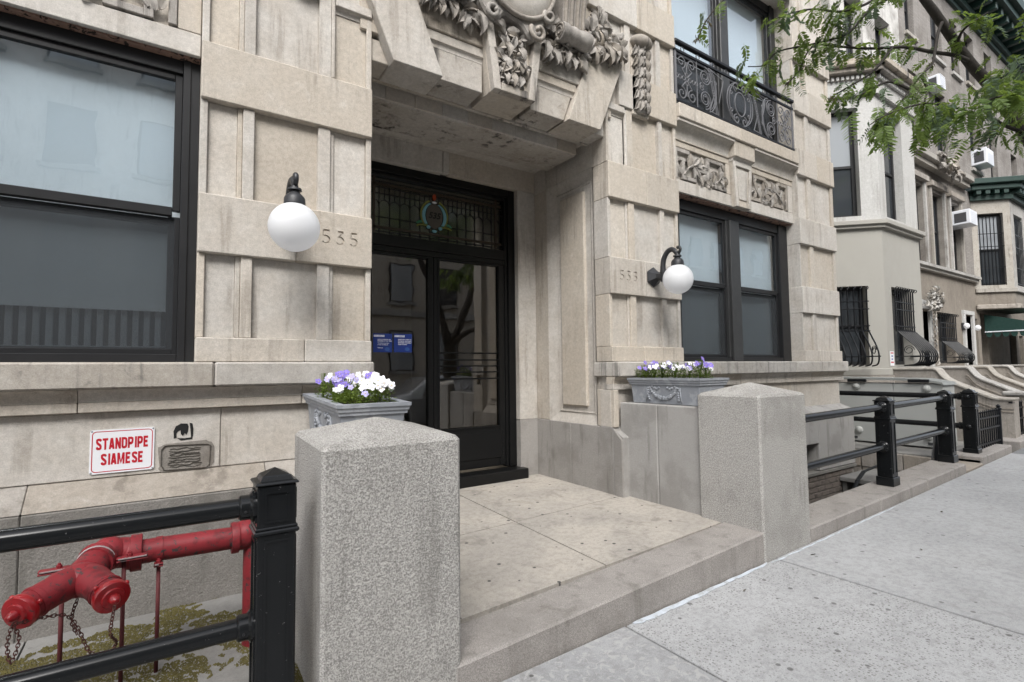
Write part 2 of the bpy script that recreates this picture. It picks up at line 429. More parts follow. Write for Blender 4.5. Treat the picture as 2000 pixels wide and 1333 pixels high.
M['bark'] = plain('bark', (.035, .030, .026), .9, var=.5, sc=30, bump=1, bsc=60)
M['pansy_leaf'] = leafmat('pansy_leaf', (.10, .165, .03), (.17, .235, .045), .3)
M['petal_white'] = plain('white_petal', (.84, .84, .86), .7, var=.04, sc=40)
M['petal_purple'] = plain('purple_petal', (.26, .20, .60), .7, var=.35, sc=40)
M['petal_lilac'] = plain('lilac_petal', (.50, .46, .74), .7, var=.25, sc=40)
M['petal_eye'] = plain('yellow_eye', (.75, .48, .04), .7)
def brickmat(name, a, b, mortar, sc=1.0, bw=.3, rh=.045, ms=.006):
    t = NT(name); p = t.pos()
    sp = t.n('ShaderNodeSeparateXYZ'); t.l(p, sp.inputs[0]); cb = t.n('ShaderNodeCombineXYZ')
    t.l(t.math('ADD', sp.outputs[0], sp.outputs[1]), cb.inputs[0]); t.l(sp.outputs[2], cb.inputs[1])
    k = t.n('ShaderNodeTexBrick'); t.l(cb.outputs[0], k.inputs['Vector'])
    k.inputs['Color1'].default_value = (*a, 1); k.inputs['Color2'].default_value = (*b, 1); k.inputs['Mortar'].default_value = (*mortar, 1)
    k.inputs['Scale'].default_value = sc; k.inputs['Brick Width'].default_value = bw; k.inputs['Row Height'].default_value = rh; k.inputs['Mortar Size'].default_value = ms
    c = t.mix(t.ramp(t.noise(p, 1.4, 6, .65), (.4, 0), (.7, .75)), k.outputs['Color'], (.13, .115, .10))
    c = t.mix(t.ramp(t.noise(t.pos(scale=(1, 1, .15)), 5, 4), (.5, 0), (.8, .7)), c, (.10, .09, .08))
    t.bump(k.outputs['Fac'], .4, -.01)
    return t.set(color=c, rough=.9)
M['brick_far'] = brickmat('thin_buff_brick', (.30, .28, .258), (.245, .226, .208), (.17, .16, .15))
M['brick_white'] = brickmat('white_painted_brick', (.60, .59, .56), (.55, .54, .51), (.46, .45, .43))
M['brick'] = plain('brown_grey_brick', (.155, .13, .112), .9, var=.3, sc=5, bump=.5, bsc=150, dirt=(.09, .08, .07))
M['mortar'] = plain('mortar', (.27, .255, .235), .95, bump=.4)
M['moss'] = plain('moss', (.105, .090, .028), 1, var=.6, sc=20)
M['car_paint'] = plain('silver_car_paint', (.35, .36, .38), .25, metal=.4, coat=1)
M['tyre'] = plain('tyre', (.02, .02, .02), .8)
M['opp_stone'] = limestone('opposite_stone', (.60, .57, .53), (.50, .47, .43))
M['opp_brick'] = limestone('opposite_brick', (.36, .30, .26), (.30, .25, .21))
# ================================================================== the setting: ground
def zs(x): return -.345+.03*x                       # the street climbs to the right
SL = lambda v: Vector((v.x, v.y, v.z+zs(v.x)))
g = MB()
for i in range(-8, 8):
    for j in range(-8, 8):
        a = 60.0
        g.quad((i*a, j*a, -2.6), ((i+1)*a, j*a, -2.6), ((i+1)*a, (j+1)*a, -2.6), (i*a, (j+1)*a, -2.6))
structure(g.obj('ground', M['asphalt'], xf=lambda v: Vector((v.x, v.y, v.z+.03*max(-60, min(60, v.x))-.3))))
structure(MB().box(-60, 60, -13.2, -5.75, -.5, -.15).obj('road', M['asphalt'], xf=SL))
sw = structure(MB().box(-60, 60, -5.55, -1.57, -.4, -.03).obj('sidewalk', M['joint'], xf=SL))
xs = [-3.1, -1.25, .62, 2.365, 4.06, 6.02, 7.62, 9.2, 10.55, 12.3, 14.2, 16, 18]
for i in range(len(xs)-1):
    for k, (ya, yb) in enumerate(((-3.62, -1.575), (-5.54, -3.63))):
        m = 'side_a' if xs[i+1] < 2.5 else 'side_b' if (i == 3 and k == 0) else 'side_d' if (xs[i] > 10.5 and k == 0 and i < 9) else 'side_c'
        bx('paving_slab', M[m], sw, xs[i]+.009, xs[i+1]-.009, ya, yb, -.09, rnd.uniform(-.002, .002), .004, xf=SL)
kb = structure(MB().box(-60, 60, -5.75, -5.55, -.5, 0, .02).obj('street_kerb', M['granite_kerb'], xf=SL))
structure(MB().box(-60, 60, -16.4, -13.2, -.5, 0).obj('far_sidewalk', M['side_c'], xf=SL))

# landing: sags towards the street and the left, as in the photograph
def zl(x, y): return -.05*max(0, min(3.95-x, 3.2))*(1.35-y)/2.55
LX, LY = (1.22, 2.575, 3.955), (-1.20, -.055, 1.42)
ld = structure(MB().box(1.2, 3.98, -1.3, 1.6, -.5, -.03).obj('landing', M['joint'], xf=lambda v: Vector((v.x, v.y, v.z+(zl(v.x, v.y) if v.z > -.1 else -.1)))))
def sheet_tile(name, mat, par, x0, x1, y0, y1, zf, th=.05, n=6, b=.003):
    m = MB(); N = n+1; vs = []
    for j in range(N):
        for i in range(N):
            x = x0+(x1-x0)*i/n; y = y0+(y1-y0)*j/n
            e = b if i in (0, n) or j in (0, n) else 0
            vs.append((x, y, zf(x, y)-e))
    fs = [(j*N+i, j*N+i+1, (j+1)*N+i+1, (j+1)*N+i) for j in range(n) for i in range(n)]
    rim = [i for i in range(N)]+[j*N+n for j in range(1, N)]+[n*N+i for i in range(n-1, -1, -1)]+[j*N for j in range(n-1, 0, -1)]
    o = len(vs); vs += [(vs[i][0], vs[i][1], vs[i][2]-th) for i in rim]
    fs += [(rim[(k+1) % len(rim)], rim[k], o+k, o+(k+1) % len(rim)) for k in range(len(rim))]
    return m.add(vs, fs).obj(name, mat, par)
for i in range(2):
    for j in range(2):
        sheet_tile('landing_slab', M['landing'], ld, LX[i]+.006, LX[i+1]-.006, LY[j]+.007, LY[j+1]-.006, zl)
# granite step in front
def step_xf(v): return Vector((v.x, v.y, v.z-.057*max(0, 3.93-v.x))) if v.z > -.1 else v
st = structure(MB().box(1.2, 3.925, -1.565, -1.212, -.62, .004, .012).obj('step', M['granite_kerb'], xf=step_xf))
# white caulk beads along the joint with the pavement
def strip(name, pts, wd, mat, th=.003):
    m = MB(); L = []; Rr = []
    for k, (x, y) in enumerate(pts):
        wv = wd*(1-.55*k/len(pts))*(.85+.3*rnd.random())*(0.35 if k in (0, len(pts)-1) else 1)
        L.append((x, y, zs(x)+.001)); Rr.append((x, y-wv, zs(x)+.001))
    vs = []
    for a, b in zip(L, Rr): vs += [a, (a[0], a[1], a[2]+th), (b[0], b[1], b[2]+th), b]
    fs = []
    for k in range(len(pts)-1):
        o = k*4; fs += [(o, o+1, o+5, o+4), (o+1, o+2, o+6, o+5), (o+2, o+3, o+7, o+6)]
    return m.add(vs, fs).obj(name, mat)
o = strip('caulk_strip', [(2.42+.05*i, -1.580+.003*math.sin(i*1.3)) for i in range(31)], .045, M['caulk'])
tag(o, 'wide white caulk smeared along the foot of the granite step', 'caulk')
o = strip('caulk_strip', [(3.95+.06*i, -1.60+.004*math.sin(i*1.7)) for i in range(40)], .015, M['caulk'])
tag(o, 'thin white caulk line along the kerb below the right railing', 'caulk')
# leaves and litter on the pavement
for i, (x, y, lab) in enumerate(((5.1, -2.2, 'dark dry leaf alone on the plain pale paving slab'), (3.35, -1.75, 'small dry leaf on the speckled slab close to the granite step'), (6.4, -1.95, 'small dry leaf on the pavement near the first railing post'), (2.55, -2.45, 'small dry leaf at the bottom of the speckled slab'), (4.35, -1.72, 'small dry leaf on the pavement at the foot of the right granite post'))):
    a = rnd.uniform(0, 6); L = rnd.uniform(.02, .045); c, s_ = math.cos(a), math.sin(a)
    m = MB(); pts = [(-L, 0, .003), (0, L*.35, .012), (L, 0, .004), (0, -L*.35, .003)]
    m.add([(x+p[0]*c-p[1]*s_, y+p[0]*s_+p[1]*c, zs(x)+.002+p[2]) for p in pts], [(0, 1, 2), (0, 2, 3)])
    o = m.obj('fallen_leaf', M['pod']); tag(o, lab, 'leaf', 'fallen leaves on the pavement')

# kerb and areaway on the right
kr = structure(MB().box(4.64, 8.60, -1.53, -1.22, -1.7, .07).obj('areaway_kerb', M['cement'], xf=SL))
for a, b in ((4.63, 6.04), (6.046, 7.296), (7.302, 8.60)):
    bx('kerb_stone', M['granite_kerb'], kr, a, b, -1.565, -1.19, -.3, .112+rnd.uniform(-.003, .003), .012, xf=SL)
kr2 = structure(MB().box(9.30, 10.6, -1.53, -1.2, -1.7, .05).obj('areaway_kerb', M['cement'], xf=SL))
for a, b in ((9.30, 10.65),):
    bx('kerb_stone', M['granite_kerb'], kr2, a, b, -1.565, -1.19, -.3, .105, .012, xf=SL)
bx('kerb_stone', M['stoop'], kr2, 8.61, 9.295, -1.56, -1.2, -.4, .02, .01, xf=SL)
structure(MB().box(11.2, 26, -1.55, -1.2, -.5, .09, .012).obj('areaway_kerb', M['granite_kerb'], xf=SL))
structure(MB().box(4.6, 9.6, -1.25, .05, -1.95, -1.7).obj('areaway_floor', M['cement']))
structure(MB().box(9.5, 40, -1.25, 1.3, -.9, -.055).obj('areaway_paving', M['area'], xf=lambda v: Vector((v.x, v.y, v.z+.012*(v.x-9.5)))))
# left areaway: mossy concrete behind the left railing
def area_z(x, y): return -.105+.05*(y+.1)
al = structure(MB().box(-4, .55, -1.6, .0, -.6, -.19).obj('areaway_floor', M['cement']))
for a, b in ((-4, -2.2), (-2.19, -.62), (-.61, .6)):
    sheet_tile('areaway_slab', M['area'], al, a, b, -1.57, -.06, area_z)
def moss_field():
    from mathutils import noise as nz
    m = MB(); r = random.Random(3)
    for i in range(60000):
        x = r.uniform(-1.0, .56); y = r.uniform(-1.4, -.1)
        d = nz.fractal(Vector((x*2.6+3.1, y*3.4, 1.7)), 1.0, 2.0, 4)+.22*(y < -.35)+.10*(x+.35)
        d += .35*nz.noise(Vector((x*22, y*22, 4)))
        if d < .11 or r.random() < .12: continue
        s_ = r.uniform(.003, .008); h = r.uniform(.003, .009); a = r.uniform(0, 6.28); z = area_z(x, y)
        ps = [(x+s_*math.cos(a+k*2.094), y+s_*math.sin(a+k*2.094), z) for k in range(3)]
        m.add(ps+[(x, y, z+h)], [(0, 1, 3), (1, 2, 3), (2, 0, 3)])
    o = m.obj('moss', M['moss']); o['kind'] = 'stuff'
    tag(o, 'yellow green moss patches on the concrete behind the left railing', 'moss')
moss_field()
# ================================================================== the apartment building
B = thing('apartment_building', 'pale limestone apartment house with carved entrance, number 535 cut into its piers', 'building', (2.58, 0, 0))
ST = M['stone']
CXE = 2.58
def mir(x): return 2*CXE-x
def blk(x0, x1, y0, y1, z0, z1, mat=None, name='stone_block', b=.005):
    return bx(name, mat or ST, B, x0, x1, y0, y1, z0, z1, b)
# --- core
core = MB()
WL, WR = (-2.67, .127), (5.036, 7.83)
for (a, b, c, d) in ((-12, -2.67, -2.0, 14), (.127, 1.29, -2.0, 14), (3.915, 5.036, -2, 14), (7.83, 8.95, -2, 14)):
    core.box(a+.004, b-.004, .062, .62, c, d)
for (a, b) in (WL, WR):
    core.box(a-.01, b+.01, .066, .6, -2, 1.3); core.box(a-.01, b+.01, .16, .6, 3.66, 4.4); core.box(a-.01, b+.01, .07, .6, 6.95, 8.1)
    core.box(a-.01, b+.01, .07, .6, 10.6, 14)
core.box(1.28, 3.92, .07, .6, 4.3, 14)
core.box(1.0, 1.24, .3, 1.5, -1, 4.3); core.box(3.935, 4.2, .3, 1.5, -1, 4.3)
core.box(1.0, 4.2, 1.41, 1.6, 3.60, 4.3)
core.box(-12, 8.95, .6, 9, 13.9, 14)
core.box(8.8, 8.93, .3, 9, -2, 14); core.box(-12, 8.9, 8.9, 9, -2, 14)
core.obj('wall', ST, B)
# dark rooms behind the glass
rm = MB()
for (a, b) in (WL, WR):
    for (c, d) in ((1.3, 3.6), (4.5, 7.0), (8.1, 10.6)):
        rm.box(a-.2, b+.2, 2.6, 2.65, c, d); rm.box(a-.2, b+.2, .62, 2.6, c-.05, c-.01); rm.box(a-.2, b+.2, .62, 2.6, d+.01, d+.05)
        rm.box(a-.25, a-.2, .62, 2.6, c, d); rm.box(b+.2, b+.25, .62, 2.6, c, d)
rm.obj('room', M['interior'], B)
lb = MB(); lb.box(1.0, 1.1, 1.62, 6, 0, 3.6); lb.box(4.1, 4.2, 1.62, 6, 0, 3.6); lb.box(1, 4.2, 6, 6.1, 0, 3.6); lb.box(1, 4.2, 1.62, 6.1, 3.6, 3.7); lb.box(1, 4.2, 1.62, 6.1, -.1, -.02)
lb.obj('lobby', M['lobby'], B)

# --- courses of the piers
COURSES = [(1.382, 1.545), (2.109, 2.507), (3.156, 3.552), (4.22, 4.63), (5.21, 5.61), (6.03, 6.43)]
GAPS = [(1.545, 2.109), (2.507, 3.156), (3.552, 4.22), (4.63, 5.21), (5.61, 6.03), (6.43, 7.2)]
STAT = [(.127, .170, .028), (.174, .350, .058), (.351, .381, .042), (.382, .453, .022), (.455, .883, .060), (.885, .973, .022), (.974, 1.003, .042), (1.004, 1.248, .058), (1.250, 1.29, .028)]
def digits_535(cx, cz, h, y):
    """cutter solids: old-style 5 3 5 as ribbons of changing width"""
    cs = []
    def ribbon(path, wid):
        n = len(path); L = []; R_ = []
        P = [Vector((p[0], p[1])) for p in path]
        for i in range(n):
            if 0 < i < n-1:
                t1 = (P[i]-P[i-1]).normalized(); t2 = (P[i+1]-P[i]).normalized()
                n1 = Vector((-t1.y, t1.x)); n2 = Vector((-t2.y, t2.x)); nn = (n1+n2)
                nn = nn.normalized()/max(.5, math.sqrt(max(.05, (1+n1.dot(n2))/2))) if nn.length > .1 else n1
            else:
                t = (P[min(i+1, n-1)]-P[max(i-1, 0)]).normalized(); nn = Vector((-t.y, t.x))
            L.append(P[i]+nn*wid[i]/2); R_.append(P[i]-nn*wid[i]/2)
        m = MB(); vs = []
        for a, b in zip(L, R_):
            for yy in (y-.02, y+.012): vs += [(a.x, yy, a.y), (b.x, yy, b.y)]
        fs = []
        for i in range(n-1):
            o = i*4; q = o+4
            fs += [(o, o+1, q+1, q), (o+2, q+2, q+3, o+3), (o, q, q+2, o+2), (o+1, o+3, q+3, q+1)]
        fs += [(0, 2, 3, 1), ((n-1)*4, (n-1)*4+1, (n-1)*4+3, (n-1)*4+2)]
        m.add(vs, fs); return m
    def arc(ox, oz, r, a0, a1, k): return [(ox+r*math.cos(a0+(a1-a0)*i/k), oz+r*math.sin(a0+(a1-a0)*i/k)) for i in range(k+1)]
    for q, ch in enumerate('535'):
        ox = cx+(q-1)*h*.98
        bar = [(ox+.24*h, cz+.45*h), (ox-.16*h, cz+.45*h)]
        cs.append(ribbon(bar, [.13*h, .13*h]))
        if ch == '5':
            cs.append(ribbon([(ox-.19*h, cz+.47*h), (ox-.20*h, cz+.03*h)], [.05*h, .045*h]))
        else:
            cs.append(ribbon([(ox+.22*h, cz+.42*h), (ox-.10*h, cz+.06*h)], [.07*h, .045*h]))
        ar = arc(ox-.02*h, cz-.20*h, .26*h, 2.2, -2.35, 14)
        wd = [.04*h+.085*h*math.sin(PI*min(1, i/12)) for i in range(15)]
        cs.append(ribbon(ar, wd))
        e = ar[-1]; mb = MB()
        for k in range(1): pass
        mb.prism([(e[0]+.055*h*math.cos(2*PI*k/8), e[1]+.055*h*math.sin(2*PI*k/8)) for k in range(8)], 1, y-.02, y+.012); cs.append(mb)
    return cs
def course(x0, x1, z0, z1, cuts=(), back=.25, number=None):
    es = [x0]+list(cuts)+[x1]
    for i in range(len(es)-1):
        o = blk(es[i]+(.0012 if i else 0), es[i+1]-(.0012 if i < len(es)-2 else 0), rnd.uniform(-.002, .002), back, z0, z1, b=.007)
        if number and es[i] < number[0] < es[i+1]:
            for c in digits_535(number[0], number[1], .105, 0):
                co = c.obj('cutter'); boolean_cut(o, co)
for side in (0, 1):
    fx = (lambda x: x) if side == 0 else mir
    for ci, (z0, z1) in enumerate(COURSES):
        if ci >= 3: continue
        a, b = sorted((fx(.127), fx(1.29)))
        cuts = []
        if ci == 0: cuts = [fx(.80)]
        if ci == 1: cuts = [fx(.735)] if side == 0 else [4.40]
        if ci == 2 and side: cuts = [4.47]
        num = None
        if ci == 1: num = (1.043, 2.318) if side == 0 else (4.14, 2.318)
        course(a, b, z0, z1, cuts, number=num)
    for gi, (z0, z1) in enumerate(GAPS):
        for k, (a, b, d) in enumerate(STAT):
            a2, b2 = sorted((fx(a), fx(b)))
            if gi == 2 and k == 7: z1b = 4.10
            else: z1b = z1
            back = .25 if k in (0, 8) else .2
            blk(a2, b2, d, back, z0+.001, z1b-.001, name='pilaster_strip' if k in (0, 3, 5, 8) else 'stone_panel', b=.004)
# end pier
for ci, (z0, z1) in enumerate(COURSES):
    course(7.83, 8.965, z0, z1, [8.25] if ci % 2 == 0 else ([8.42] if ci == 3 else []), back=.36)
for z0, z1 in GAPS:
    for (a, b, d) in ((7.835, 7.862, .028), (7.864, 8.133, .058), (8.135, 8.233, .022), (8.234, 8.288, .042), (8.29, 8.884, .058), (8.886, 8.96, .03)):
        blk(a, b, d, .33, z0+.001, z1-.001, name='stone_panel', b=.004)
# upper courses over the entrance and along the piers
for (a, b, z0, z1) in ((.127, 1.05, 4.22, 4.63), (4.06, 4.36, 4.22, 4.63), (4.362, 5.036, 4.22, 4.63), (.127, .9, 5.21, 5.61), (3.64, 4.38, 5.21, 5.61), (4.382, 5.036, 5.21, 5.61),
                       (.127, 1.29, 6.03, 6.43), (3.87, 5.036, 6.03, 6.43)):
    blk(a, b, 0, .25, z0, z1, b=.007)
for x0, x1, z0, z1 in ((1.29, 2.1, 4.632, 5.9), (2.102, 3.0, 4.632, 5.9), (3.002, 3.87, 4.632, 5.205), (3.002, 3.63, 5.21, 5.9), (1.29, 3.87, 5.905, 7.2)):
    blk(x0, x1, .05, .2, z0, z1)
# panel mouldings of the third gap, both sides of the lintel
def cove(x0, x1, z0, z1, y0, y1, name='moulding', mat=None, back=.2, n=6):
    """concave moulding: at z1 it stands at y0 (proud), at z0 at y1 (deep)"""
    pf = [(y1, z0)]
    for i in range(n+1):
        t = i/n*PI/2
        pf.append((y1+(y0-y1)*(1-math.cos(t)), z0+(z1-z0)*math.sin(t)))
    pf += [(back, z1), (back, z0)]
    return MB().prism(pf, 0, x0, x1).obj(name, mat or ST, B, smooth=40)
for fx in ((lambda x: x), mir):
    a, b = sorted((fx(1.006), fx(1.288)))
    blk(a, b, .012, .2, 4.145, 4.218, name='moulding'); cove(a, b, 4.10, 4.144, .015, .05)
    a, b = sorted((fx(.975), fx(1.003)))
    blk(a, b, .02, .2, 3.56, 4.20, name='moulding', b=.006)

# --- sills, dado, plinth (both wings)
for (a, b, cuts) in ((-12, 1.285, [-2.2, -1.0, .233]), (3.868, 8.965, [5.6, 7.4])):
    es = [a]+cuts+[b]
    for i in range(len(es)-1):
        x0, x1 = es[i]+(.002 if i else 0), es[i+1]-(.002 if i < len(es)-2 else 0)
        blk(x0, x1, -.085, .3, 1.222+rnd.uniform(-.002, .002), 1.380, M['stone_sill'], 'sill_stone', .012)
    es = [a]+[c+.55 for c in cuts]+[b]
    for i in range(len(es)-1):
        x0, x1 = es[i]+(.002 if i else 0), es[i+1]-(.002 if i < len(es)-2 else 0)
        cove(x0, x1, 1.145, 1.219, -.05, .0, 'sill_moulding', back=.1); blk(x0, x1, -.004, .1, 1.083, 1.143, name='sill_moulding')
    es = [a]+[c+.05 for c in cuts]+[b-.08 if a > 0 else b]
    for i in range(len(es)-1):
        x0, x1 = es[i]+(.0015 if i else 0), es[i+1]-(.0015 if i < len(es)-2 else 0)
        blk(x0, x1, .04+rnd.uniform(-.002, .002), .2, .69, 1.081, name='dado_stone')
def plinth(x0, x1, zb, mat, zt=.69, zo=.58, yo=-.125):
    return MB().prism([(.2, zb), (yo, zb), (yo, zo), (.05, zt), (.2, zt)], 0, x0, x1).obj('plinth_stone', mat, B, bevel=.006)
for a, b in ((-12, -2.3), (-2.297, -.66), (-.657, .55), (.553, 1.285)): plinth(a, b, -.2, M['plinth_warm'], .56, .552, -.11); MB().prism([(.2, .5605), (-.108, .556), (.045, .687), (.2, .687)], 0, a, b).obj('weathering_stone', M['weathering'], B, bevel=.004)
for a, b in ((3.868, 3.94), (3.942, 5.3), (5.303, 7.1)): plinth(a, b, -.2, M['granite_smooth'], .70, .60)
# pieces round the basement window
plinth(7.79, 8.90, -.19, M['granite_smooth'], .72, .64, -.15); plinth(7.103, 7.787, .20, M['granite_smooth'], .72, .64, -.15)
bwn = MB().box(7.12, 7.79, .04, .06, -.15, .21).obj('basement_window', M['glass_dark'], B)
fr = MB()
for q in ((7.10, 7.16, .02, .1, -.19, .2), (7.74, 7.786, .02, .1, -.19, .2), (7.1, 7.786, .015, .1, .15, .199), (7.43, 7.46, .02, .08, -.19, .16)): fr.box(*q)
fr.obj('frame', M['frame'], bwn)
bx('room', M['interior'], bwn, 7.1, 7.8, .12, .13, -.2, .25, 0)
# brick basement wall under the right wing (a part per brick)
bw = MB().box(4.63, 8.93, -.105, .2, -1.95, -.205).obj('basement_wall', M['mortar'], B)
cap = MB()
blk(4.64, 8.93, -.15, .1, -.255, -.2, M['cement'], 'ledge_stone', .01)
bme = MB().box(-.1, .1, -.02, .0, -.0325, .0325, .005).mesh('brick', M['brick'])
row = 0; z = -.30
while z > -1.05:
    x = 6.6+(.11 if row % 2 else 0)
    while x < 8.75:
        link('brick', bme, bw, (x, -.105+rnd.uniform(-.003, .002), z)); x += .212
    z -= .078; row += 1

# --- entrance: lintel, voussoirs, keystone
def xz(name, poly, y0, y1, mat=None, bev=.006): return MB().prism(poly, 1, y0, y1).obj(name, mat or ST, B, bevel=bev)
LZ = 3.83
for (q, t) in ((0, 0), (1, 1)):
    fx = (lambda x: x) if q == 0 else mir
    xz('voussoir', [(fx(1.447), LZ-.012), (fx(1.885), LZ-.012), (fx(1.56), 4.645), (fx(1.09), 4.645)], -.055, .3)
    # end stones next to the piers
    xz('voussoir', [(fx(1.292), LZ), (fx(1.442), LZ), (fx(1.362), 4.015), (fx(1.292), 4.015)], .06, .3)
    # between voussoir and keystone: lower panel, cove, fascia, upper stone
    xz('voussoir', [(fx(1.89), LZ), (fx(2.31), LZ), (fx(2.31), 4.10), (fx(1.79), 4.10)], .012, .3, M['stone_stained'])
    a, b = sorted((fx(1.74), fx(2.312)))
    cove(a, b, 4.10, 4.148, -.012, .012); blk(a, b, -.012, .2, 4.149, 4.232, name='moulding', b=.004)
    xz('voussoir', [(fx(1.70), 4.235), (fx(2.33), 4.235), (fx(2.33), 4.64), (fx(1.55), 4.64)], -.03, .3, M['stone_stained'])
    blk(*sorted((fx(1.2), fx(1.70))), .03, .2, 4.05, 4.64)
# keystone (frame of three sides round a sunk panel)
kz0, kz1 = LZ-.004, 4.75
def kx(z, s): return CXE+s*(.225+(z-kz0)*.105/.75)
xz('keystone', [(kx(kz0, -1), kz0), (kx(kz0, 1), kz0), (kx(kz1, 1), kz1), (kx(kz1, -1), kz1)], -.06, .3)
for s_ in (-1, 1):
    xz('keystone_rim', [(kx(kz0, s_), kz0), (kx(kz0, s_)-s_*.075, kz0), (kx(kz1, s_)-s_*.085, kz1), (kx(kz1, s_), kz1)], -.135, -.0605, M['stone_stained'])
xz('keystone_rim', [(kx(kz0, -1)+.076, kz0), (kx(kz0, 1)-.076, kz0), (kx(kz0, 1)-.083, kz0+.075), (kx(kz0, -1)+.083, kz0+.075)], -.135, -.0605, M['stone_stained'])
# soffit of the entrance
for a, b in ((1.292, 1.62), (1.622, 2.3), (2.302, 2.86), (2.862, 3.35), (3.352, 3.868)):
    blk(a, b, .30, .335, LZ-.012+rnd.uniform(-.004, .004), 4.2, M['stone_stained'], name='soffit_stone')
blk(1.25, 3.92, .42, 1.36, 3.865, 4.0, name='soffit_stone')
blk(1.25, 3.92, .338, .42, 3.90, 4.1, name='soffit_stone')
for i in range(9):
    a = 1.27+i*.28
    blk(a, a+.277, .42, .445, 3.742, 3.864, name='soffit_stone', b=.003)
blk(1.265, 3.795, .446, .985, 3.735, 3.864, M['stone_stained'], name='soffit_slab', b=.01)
blk(1.255, 3.905, .986, 1.37, 3.845, 3.99, name='soffit_stone')
# --- reveals of the entrance
for fx in ((lambda x: x), mir):
    def rv(xa, xb, *q, **k): a, b = sorted((fx(xa), fx(xb))); return blk(a, b, *q, **k)
    rv(1.29, 1.2, .252, 1.086, 3.56, 3.90); rv(1.29, 1.2, 1.088, 1.40, 3.56, 3.90)
    rv(1.288, 1.2, 1.094, 1.40, .69, 3.558)
    # sunk panel with splayed frame
    m = MB(); X0, X1 = fx(1.29), fx(1.235)
    o = [(.252, .69), (1.092, .69), (1.092, 3.558), (.252, 3.558)]; n_ = [(.315, .80), (.955, .80), (.955, 3.44), (.315, 3.44)]
    g2 = [(.33, .815), (.94, .815), (.94, 3.425), (.33, 3.425)]; X2 = fx(1.248)
    vs = [(X0, *p) for p in o]+[(X1, *p) for p in n_]+[(X1-(X1-X0)*.25, *p) for p in g2]+[(X1, .37, .84), (X1, .91, .84), (X1, .91, 3.40), (X1, .37, 3.40)]
    fs = []
    for r_ in range(3):
        for i in range(4): fs.append((r_*4+i, r_*4+(i+1) % 4, r_*4+4+(i+1) % 4, r_*4+4+i))
    fs.append((12, 13, 14, 15)); m.add(vs, fs); fm = m.obj('panel_frame', ST, B)
    a, b = sorted((fx(1.225), fx(1.272)))
    bx('raised_panel', ST, fm, a, b, .436, .868, .885, 3.35, .012)
    a, b = sorted((fx(1.29), fx(1.2))); bx('back', ST, fm, *sorted((fx(1.23), fx(1.2))), .24, 1.1, .68, 3.57, 0)
    # granite base of the reveal
    rv(1.295, 1.2, .02, .70, -.3, .688, mat=M['plinth'], name='plinth_stone'); rv(1.295, 1.2, .702, 1.40, -.3, .688, mat=M['plinth'], name='plinth_stone')
    rv(1.288, 1.22, -.004, .251, .69, 1.081, name='dado_stone')
    # wall beside the door
    rv(1.29, 1.562, 1.345, 1.5, .69, 3.578); rv(1.297, 1.558, 1.335, 1.5, -.2, .688, mat=M['plinth'], name='plinth_stone')
blk(1.29, 2.56, 1.345, 1.5, 3.58, 3.85); blk(2.64, 3.87, 1.345, 1.5, 3.58, 3.85); blk(2.562, 2.638, 1.335, 1.5, 3.583, 3.84, name='pilaster_strip')
# corner of the plinth on the right of the entrance (chamfered top)
MB().hexa([(3.855, -.125, -.2), (3.945, -.125, -.2), (3.945, .0, -.2), (3.855, .0, -.2), (3.855, -.118, .575), (3.945, -.118, .575), (3.945, .0, .68), (3.855, .0, .68)]).obj('plinth_stone', M['plinth'], B, bevel=.008)

# --- door
D = MB()
for q in ((1.56, 1.66, 1.42, 1.56, .12, 3.58), (3.50, 3.60, 1.42, 1.56, .12, 3.58), (1.66, 3.50, 1.42, 1.56, 3.49, 3.58),
          (1.66, 1.70, 1.445, 1.55, .12, 3.49), (3.46, 3.50, 1.445, 1.55, .12, 3.49), (1.70, 3.46, 1.445, 1.55, 3.45, 3.49),
          (1.70, 3.46, 1.43, 1.56, 2.68, 2.80), (1.70, 3.46, 1.45, 1.56, 2.62, 2.68), (1.56, 3.60, 1.40, 1.5, 3.582, 3.595)): D.box(*q, .004)
door = D.obj('door_frame', M['black_door'], B)
def leafdoor(x0, x1, gl, bars):
    m = MB(); a, b, c, d = gl
    for q in ((x0, a, 1.46, 1.52, .14, 2.618), (b, x1, 1.46, 1.52, .14, 2.618), (a, b, 1.462, 1.518, d, 2.618), (a, b, 1.462, 1.518, .14, c)): m.box(*q, .004)
    for q in ((a-.015, a+.002, 1.45, 1.46, c, d), (b-.002, b+.015, 1.45, 1.46, c, d), (a, b, 1.45, 1.462, c-.015, c+.002), (a, b, 1.45, 1.462, d-.002, d+.015)): m.box(*q)
    if bars: m.box(a-.03, b+.03, 1.452, 1.462, .24, .56, .01)
    lf = m.obj('door_leaf', M['black_door'], door)
    bx('pane', M['glass_dark'], lf, a-.01, b+.01, 1.488, 1.494, c-.01, d+.01, 0)
    return lf
dl = leafdoor(1.70, 2.49, (1.765, 2.427, .63, 2.588), 0)
dr = leafdoor(2.494, 3.46, (2.562, 3.375, .63, 2.598), 1)
for z in (1.512, 1.43, 1.357, 1.285, 1.206):
    MB().tube([(2.55, 1.468, z), (3.39, 1.468, z)], .009, 8).obj('push_bar', M['black_door'], dr)
rv_ = MB()
for i in range(9): rv_.sphere((3.42, 1.459, .28+.035*i), .008, 8, 5)
rv_.obj('rivet_row', M['black_door'], dr)
bx('threshold', M['black_door'], door, 1.5, 3.64, 1.22, 1.46, -.05, .115, .012)
